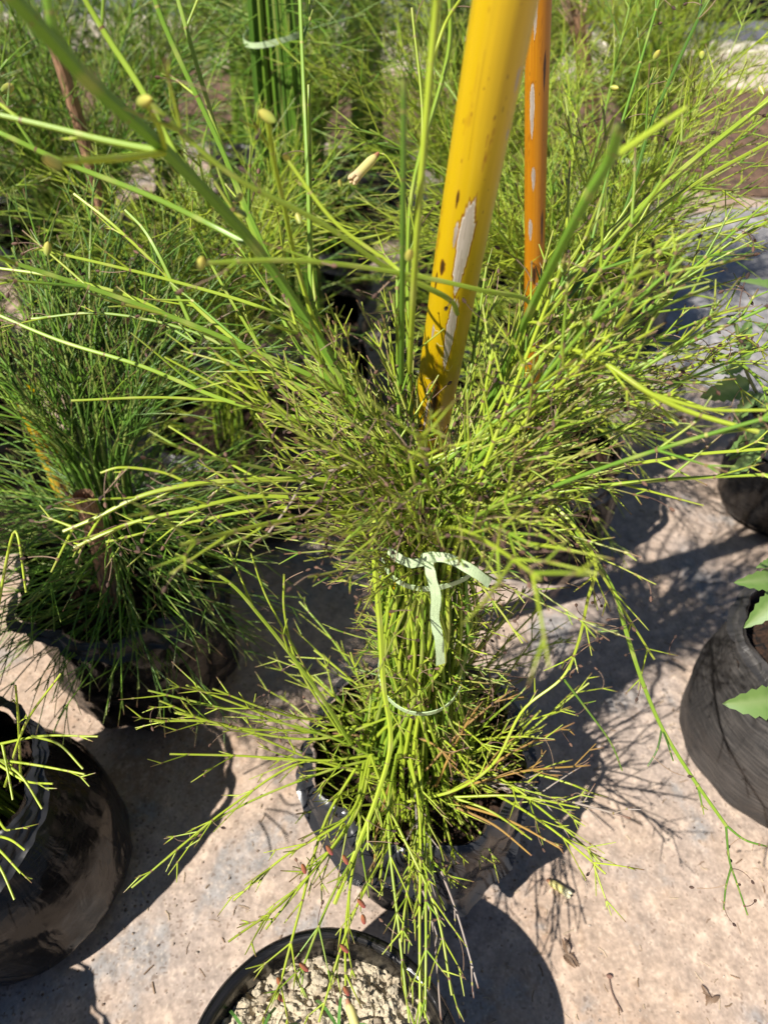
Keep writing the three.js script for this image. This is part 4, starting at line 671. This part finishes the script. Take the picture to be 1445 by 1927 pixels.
brush(backBags[13], 'bushy plant just behind the dark tied trunk', { seed: 27, n: 56, tie: 0.42, t0: 0.2, t1: 1.4, len: 0.45, tone0: 0.15, tone1: 0.55, minD: 1.2, low: 60 });
offBags.forEach((p, k) => brush(p, ['tall plant outside the left edge shading the crumpled bag', 'tall plant outside the left edge, second back', 'tall plant outside the left edge, third back'][k], { seed: 140 + k, n: 60, tie: 0.6, t0: 0.3, t1: 1.5, len: 0.5, tone0: 0.1, tone1: 0.6, off: true, low: 40 }));
brush(LB.clone().add(V(-0.022, 0.0, 0.0)), 'yellow green shoots rising out of the bulging bag at the left edge', { seed: 23, n: 64, tie: 0.42, t0: 0.2, t1: 1.3, len: 0.42, tone0: 0.5, tone1: 0.9, low: 0, minD: -9, off: true, lean: -0.5, s0: 0.08 });
{
  const t = scene.children[scene.children.length - 1], S = (list, r) => addStem(t, LB.clone().add(V(-0.022, 0, 0)), smooth(list.map(([u, v, d]) => P(u, v, d)), 16), r, r * 0.7, { ...BR, dryB: null, tone: 0.9, whorl: 0.6, blen: 0.04, step: 0.04 }); srand(60);
  for (const m of [[[40, 1470, 0.86], [35, 1350, 0.78], [30, 1290, 0.75]], [[10, 1480, 0.8], [50, 1360, 0.76], [115, 1268, 0.74]], [[0, 1400, 0.78], [80, 1385, 0.77], [185, 1386, 0.76]], [[0, 1430, 0.78], [70, 1440, 0.77], [160, 1457, 0.76]], [[0, 1440, 0.78], [50, 1470, 0.77], [100, 1475, 0.76]], [[0, 1430, 0.78], [40, 1460, 0.77], [80, 1522, 0.76]], [[5, 1400, 0.78], [15, 1450, 0.77], [25, 1505, 0.76]], [[60, 1385, 0.77], [110, 1400, 0.77], [157, 1447, 0.76]], [[-10, 1530, 0.77], [10, 1560, 0.76], [20, 1562, 0.75]], [[-20, 1570, 0.77], [20, 1580, 0.76], [48, 1600, 0.75]], [[-20, 1580, 0.77], [10, 1610, 0.76], [40, 1643, 0.75]], [[-20, 1600, 0.77], [5, 1640, 0.76], [28, 1693, 0.75]], [[-10, 1180, 0.74], [30, 1000, 0.7], [50, 1115, 0.7]]]) S(m, 0.0015);
}
[[backBags[3], 0.80, 'pale ribbon round the dark trunk near the top'], [backBags[6], 0.80, 'small pale ribbon round the distant trunk at the top'], [backBags[5], 0.5, 'pale ribbon low on the plant around the frayed stake']].forEach(([f, h, label]) => { const t = thing('ribbon_tie', label, 'ribbon', 'ribbons tying the plants', f); const g = strip(ring(f.clone().setY(h), 0.058, 0.005, -0.004, 0.03), 0.009, V(0, 1, 0)); g.translate(-f.x, 0, -f.z); mesh('ribbon_band', g, ribMat, t); });

// ----- broad leaved plants on the right and at the left edge -----
function leafGeo(L, W, fold, curl, sd, c0, c1) {
  const n = 14, p = [], c = [], ix = []; srand(sd);
  for (let k = 0; k <= n; k++) {
    const t = k / n, w = W * Math.pow(Math.sin(Math.PI * Math.pow(t, 0.75)), 0.8) * (1 + 0.12 * (k % 2 ? 1 : -1) * (t > 0.1 && t < 0.95 ? 1 : 0)), x = L * t, y = -curl * t * t * L;
    for (const s of [-1, -0.5, 0, 0.5, 1]) { p.push(x, y + Math.abs(s) * w * fold + 0.04 * W * N3(x * 90 + sd, s * 2, 1), s * w); const v = s === 0 ? mixc(c0, [0.32, 0.42, 0.16], 0.6) : mixc(c0, c1, 0.5 + 0.5 * N3(x * 120 + sd, s * 3, 4)); c.push(...v); }
  }
  for (let k = 0; k < n; k++) for (let s = 0; s < 4; s++) { const a = k * 5 + s; ix.push(a, a + 1, a + 6, a, a + 6, a + 5); }
  const g = new THREE.BufferGeometry(); g.setAttribute('position', new THREE.Float32BufferAttribute(p, 3)); g.setAttribute('color', new THREE.Float32BufferAttribute(c, 3)); g.setIndex(ix); g.computeVertexNormals(); return g;
}
const LG = [0, 1, 2, 3].map((k) => leafGeo(1, [0.2, 0.24, 0.17, 0.28][k], 0.35, [0.3, 0.5, 0.2, 0.4][k], 300 + k, [0.13, 0.24, 0.055], [0.20, 0.33, 0.08]));
function leafy(foot, label, stems, leaves) {   // stems: pixel paths; leaves: from pixel to pixel with depth
  const t = thing('leafy_plant', label, 'plant', 'broad leaved plants', foot);
  for (const s of stems) { const B = new Builder(); B.tube(smooth(s, 18), (q) => 0.0032 * (1 - 0.5 * q), () => [0.16, 0.20, 0.06], 7); mesh('stem', B.geo(foot), stemMat, t); }
  leaves.forEach(([u0, v0, d0, u1, v1, dd1], k) => {
    const a = P(u0, v0, d0), b = P(u1, v1, dd1), m = mesh('leaf', LG[k % 4], leafMat, t), L = a.distanceTo(b), x = b.clone().sub(a).normalize(), y = V(0.1, 1, 0.5); y.addScaledVector(x, -y.dot(x)).normalize(); const z = x.clone().cross(y);
    m.quaternion.setFromRotationMatrix(new THREE.Matrix4().makeBasis(x, y, z)); m.rotateX((k % 3 - 1) * 0.4); m.scale.setScalar(L); m.position.copy(a).sub(foot);
  });
  return t;
}
const RF = RB.clone();
leafy(RF, 'broad leaved plant in the dusty bag at the right edge', [[RF.clone().setY(0.21), P(1475, 1150, 0.88), P(1470, 1060, 0.82)], [RF.clone().setY(0.21), P(1500, 1330, 0.86), P(1480, 1310, 0.80)]],
  [[1472, 1085, 0.83, 1408, 1098, 0.80], [1475, 1110, 0.84, 1425, 1170, 0.82], [1470, 1060, 0.82, 1430, 1060, 0.80], [1480, 1310, 0.80, 1392, 1335, 0.78], [1475, 1080, 0.83, 1540, 1040, 0.8], [1480, 1310, 0.8, 1560, 1300, 0.8]]);
const WF = G(1475, 960, 0).setY(0);
nurseryBag({ pos: WF, r: 0.14, h: 0.22, top: 0.13, soil: 0.18, seed: 83, nt: 72, rows: 24, cuff: () => 0.02 }, 'black bag at the right edge below the serrated leaves', 'nursery bags on the ground');
leafy(WF, 'soft serrated leaves on a thin plant at the right edge, mid height', [[WF.clone().setY(0.18), P(1460, 800, 1.0), P(1400, 690, 0.95), P(1385, 610, 0.93)], [WF.clone().setY(0.18), P(1470, 850, 1.0), P(1425, 780, 0.97)], [P(1440, 840, 1.0), P(1410, 830, 0.98), P(1390, 838, 0.97)], [WF.clone().setY(0.18), P(1490, 700, 1.0), P(1470, 550, 0.96)]],
  [[1400, 690, 0.95, 1350, 700, 0.95], [1402, 680, 0.95, 1404, 612, 0.93], [1392, 650, 0.94, 1358, 628, 0.93], [1410, 720, 0.96, 1330, 745, 0.96], [1415, 735, 0.96, 1385, 800, 0.97], [1420, 740, 0.96, 1455, 780, 0.95], [1440, 830, 0.99, 1375, 900, 0.98], [1445, 820, 0.99, 1385, 842, 0.97], [1480, 560, 0.96, 1408, 508, 0.95], [1430, 790, 0.97, 1400, 870, 0.97], [1470, 640, 0.97, 1425, 600, 0.96], [1390, 640, 0.94, 1420, 600, 0.93]]);
const ZF = backBags[9].clone();
leafy(ZF, 'small dark leaved weed with an orange flower at the upper left edge', [[ZF.clone().setY(0.17), P(60, 300, 2.2), P(40, 215, 2.0)]],
  [[50, 240, 2.05, 5, 220, 2.0], [50, 235, 2.05, 90, 215, 2.0], [55, 260, 2.1, 10, 265, 2.05], [55, 260, 2.1, 100, 260, 2.05], [60, 290, 2.15, 20, 305, 2.1], [50, 240, 2.05, 30, 195, 2.0], [60, 290, 2.15, 110, 290, 2.1]]);
bead('flower_head', scene.children[scene.children.length - 1], ZF, P(41, 203, 1.98), V(0, 1, 0), 0.02, 0.014, [0.75, 0.42, 0.03], [0.8, 0.5, 0.03]);

// ----- seedlings in the sand pot, litter on the ground -----
{
  srand(640);
  for (const [dx, dz] of [[-0.07, -0.03], [-0.05, 0.02], [-0.085, 0.03], [0.01, -0.05]]) {
    const t = thing('grass_seedling', ['grass seedling in the sand pot nearest its left rim', 'grass seedling in the sand pot, second from the left rim', 'grass seedling at the lower left of the sand pot', 'grass seedling towards the middle of the sand pot'][['-0.07', '-0.05', '-0.085', '0.01'].indexOf(String(dx))], 'seedling', 'seedlings in the sand pot', FP.clone().add(V(dx, 0.165, dz)));
    for (let k = 0; k < 4; k++) { const a = rr(0, 6.28), L = rr(0.02, 0.05), pts = [0, 1, 2, 3, 4].map((q) => V(Math.cos(a) * L * q / 4, 0.03 * Math.sin(q * 0.7) * L / 0.05, Math.sin(a) * L * q / 4)); const g = strip(pts, 0.003, V(-Math.sin(a), 0, Math.cos(a)), 0.3, 0.0002); mesh('blade', g, bladeMat(), t); }
  }
}
function bladeMat() { return bladeMat.m ??= new THREE.MeshPhysicalMaterial({ color: new THREE.Color(0.13, 0.30, 0.06), roughness: 0.5, side: THREE.DoubleSide }); }
{
  const B = new Builder(); srand(909);
  for (let k = 0; k < 900; k++) {
    const z = -0.2 - 1.9 * Math.pow(rnd(), 1.2), x = rr(-0.6, 0.65) * (0.7 - z * 0.7), L = rr(0.003, 0.016), a = rr(0, 6.28), r = rr(0.0004, 0.0012), c = mixc([0.20, 0.12, 0.07], [0.58, 0.47, 0.33], rnd());
    const p = V(x, r * 0.7, z), d = V(Math.cos(a), 0, Math.sin(a)), e = p.clone().addScaledVector(d, L), m = p.clone().lerp(e, 0.5).add(V(rr(-1, 1) * L * 0.12, rr(0, 0.001), rr(-1, 1) * L * 0.12));
    B.tube([p, m, e], () => r, () => c, 4);
  }
  for (let k = 0; k < 1400; k++) { const z = -0.2 - 1.9 * Math.pow(rnd(), 1.2), x = rr(-0.6, 0.65) * (0.7 - z * 0.7), s = 0.0004 + 0.0018 * Math.pow(rnd(), 4), k2 = rnd(); B.bead(V(x, s * 0.5, z), V(rr(-1, 1), 0.2, rr(-1, 1)), s * 2.4, s, mixc([0.22, 0.16, 0.12], [0.60, 0.52, 0.44], k2), 5, 3); }
  for (const [f, R] of [[MC, 0.14], [LB, 0.155], [AB, 0.14], [RB, 0.16], [FP, 0.12]]) for (let k = 0; k < 520; k++) { const a = rr(0, 6.283), e = R * 0.93 + 0.10 * Math.pow(rnd(), 2.6), s = 0.0004 + 0.0017 * Math.pow(rnd(), 3); B.bead(V(f.x + Math.cos(a) * e, s * 0.5, f.z + Math.sin(a) * e), V(rr(-1, 1), 0.2, rr(-1, 1)), s * 2.2, s, mixc([0.14, 0.09, 0.06], [0.42, 0.33, 0.25], rnd()), 5, 3); }
  const m = mesh('ground_litter', B.geo(), dryMat, scene); m.userData = { label: 'dry twig bits and grit scattered over the cement', category: 'litter', kind: 'stuff' };
}
{
  const g0 = G(1028, 1655, 0.006), g1 = G(1066, 1680, 0.006), f = thing('fallen_flower', 'pale fallen tubular flower lying on the cement right of the middle bag', 'flower', null, g0);
  flower(f, g0, g0, g1, 0.0052, [0.85, 0.80, 0.55], 'petal_tube');
  const crumb = (u, v, s, label) => { const p = G(u, v, 0), t = thing('dry_leaf', label, 'leaf litter', null, p); srand(Math.round(u)); for (let k = 0; k < 5; k++) { const g = LG[k % 4].clone(), c = g.attributes.color; for (let q = 0; q < c.count; q++) c.setXYZ(q, 0.30, 0.20, 0.13); const m = mesh('leaf_scrap', g, leafMat, t); m.scale.setScalar(s * rr(0.6, 1)); m.rotation.set(rr(-0.3, 0.3), rr(0, 6.28), rr(0.1, 0.4)); m.position.set(rr(-0.005, 0.005), 0.004, rr(-0.005, 0.005)); } };
  crumb(1065, 1800, 0.022, 'crumpled dry brown leaf lying on the cement at lower right');
  crumb(1330, 1880, 0.016, 'small dry leaf scrap near the lower right corner');
  const tw = new Builder(); tw.tube(smooth([G(1145, 1838, 0.002), G(1152, 1870, 0.002), G(1170, 1905, 0.002)], 8), () => 0.001, () => [0.2, 0.13, 0.1], 5); tw.bead(G(1146, 1837, 0.003), V(1, 0, 0.3), 0.008, 0.003, [0.22, 0.12, 0.09]);
  tagMesh('dry_twig', tw.geo(), dryMat, 'thin dry stalk with a dark head on the cement at the bottom right', 'twig');
  // a scrap of pale blue plastic by the crumpled bag
  const q = G(215, 1285, 0.05), sg = new THREE.IcosahedronGeometry(0.02, 3), pp = sg.attributes.position; for (let k = 0; k < pp.count; k++) { const w = 1 + 0.9 * fbm(pp.getX(k) * 60, pp.getY(k) * 60, pp.getZ(k) * 60, 3); pp.setXYZ(k, pp.getX(k) * w * 1.3, pp.getY(k) * w * 0.7, pp.getZ(k) * w); } sg.computeVertexNormals(); sg.translate(q.x, 0.016, q.z);
  tagMesh('plastic_scrap', sg, new THREE.MeshPhysicalMaterial({ color: new THREE.Color(0.62, 0.72, 0.78), roughness: 0.3 }), 'crumpled pale blue plastic scrap at the foot of the crumpled bag', 'plastic scrap');
}
console.log('stems on the main plant', stemCount);

const renderer = new THREE.WebGLRenderer({ antialias: true });
renderer.toneMapping = THREE.LinearToneMapping;
renderer.toneMappingExposure = EXPOSURE;
renderer.shadowMap.enabled = true;
renderer.setSize(767, 1024);
renderer.render(scene, camera);
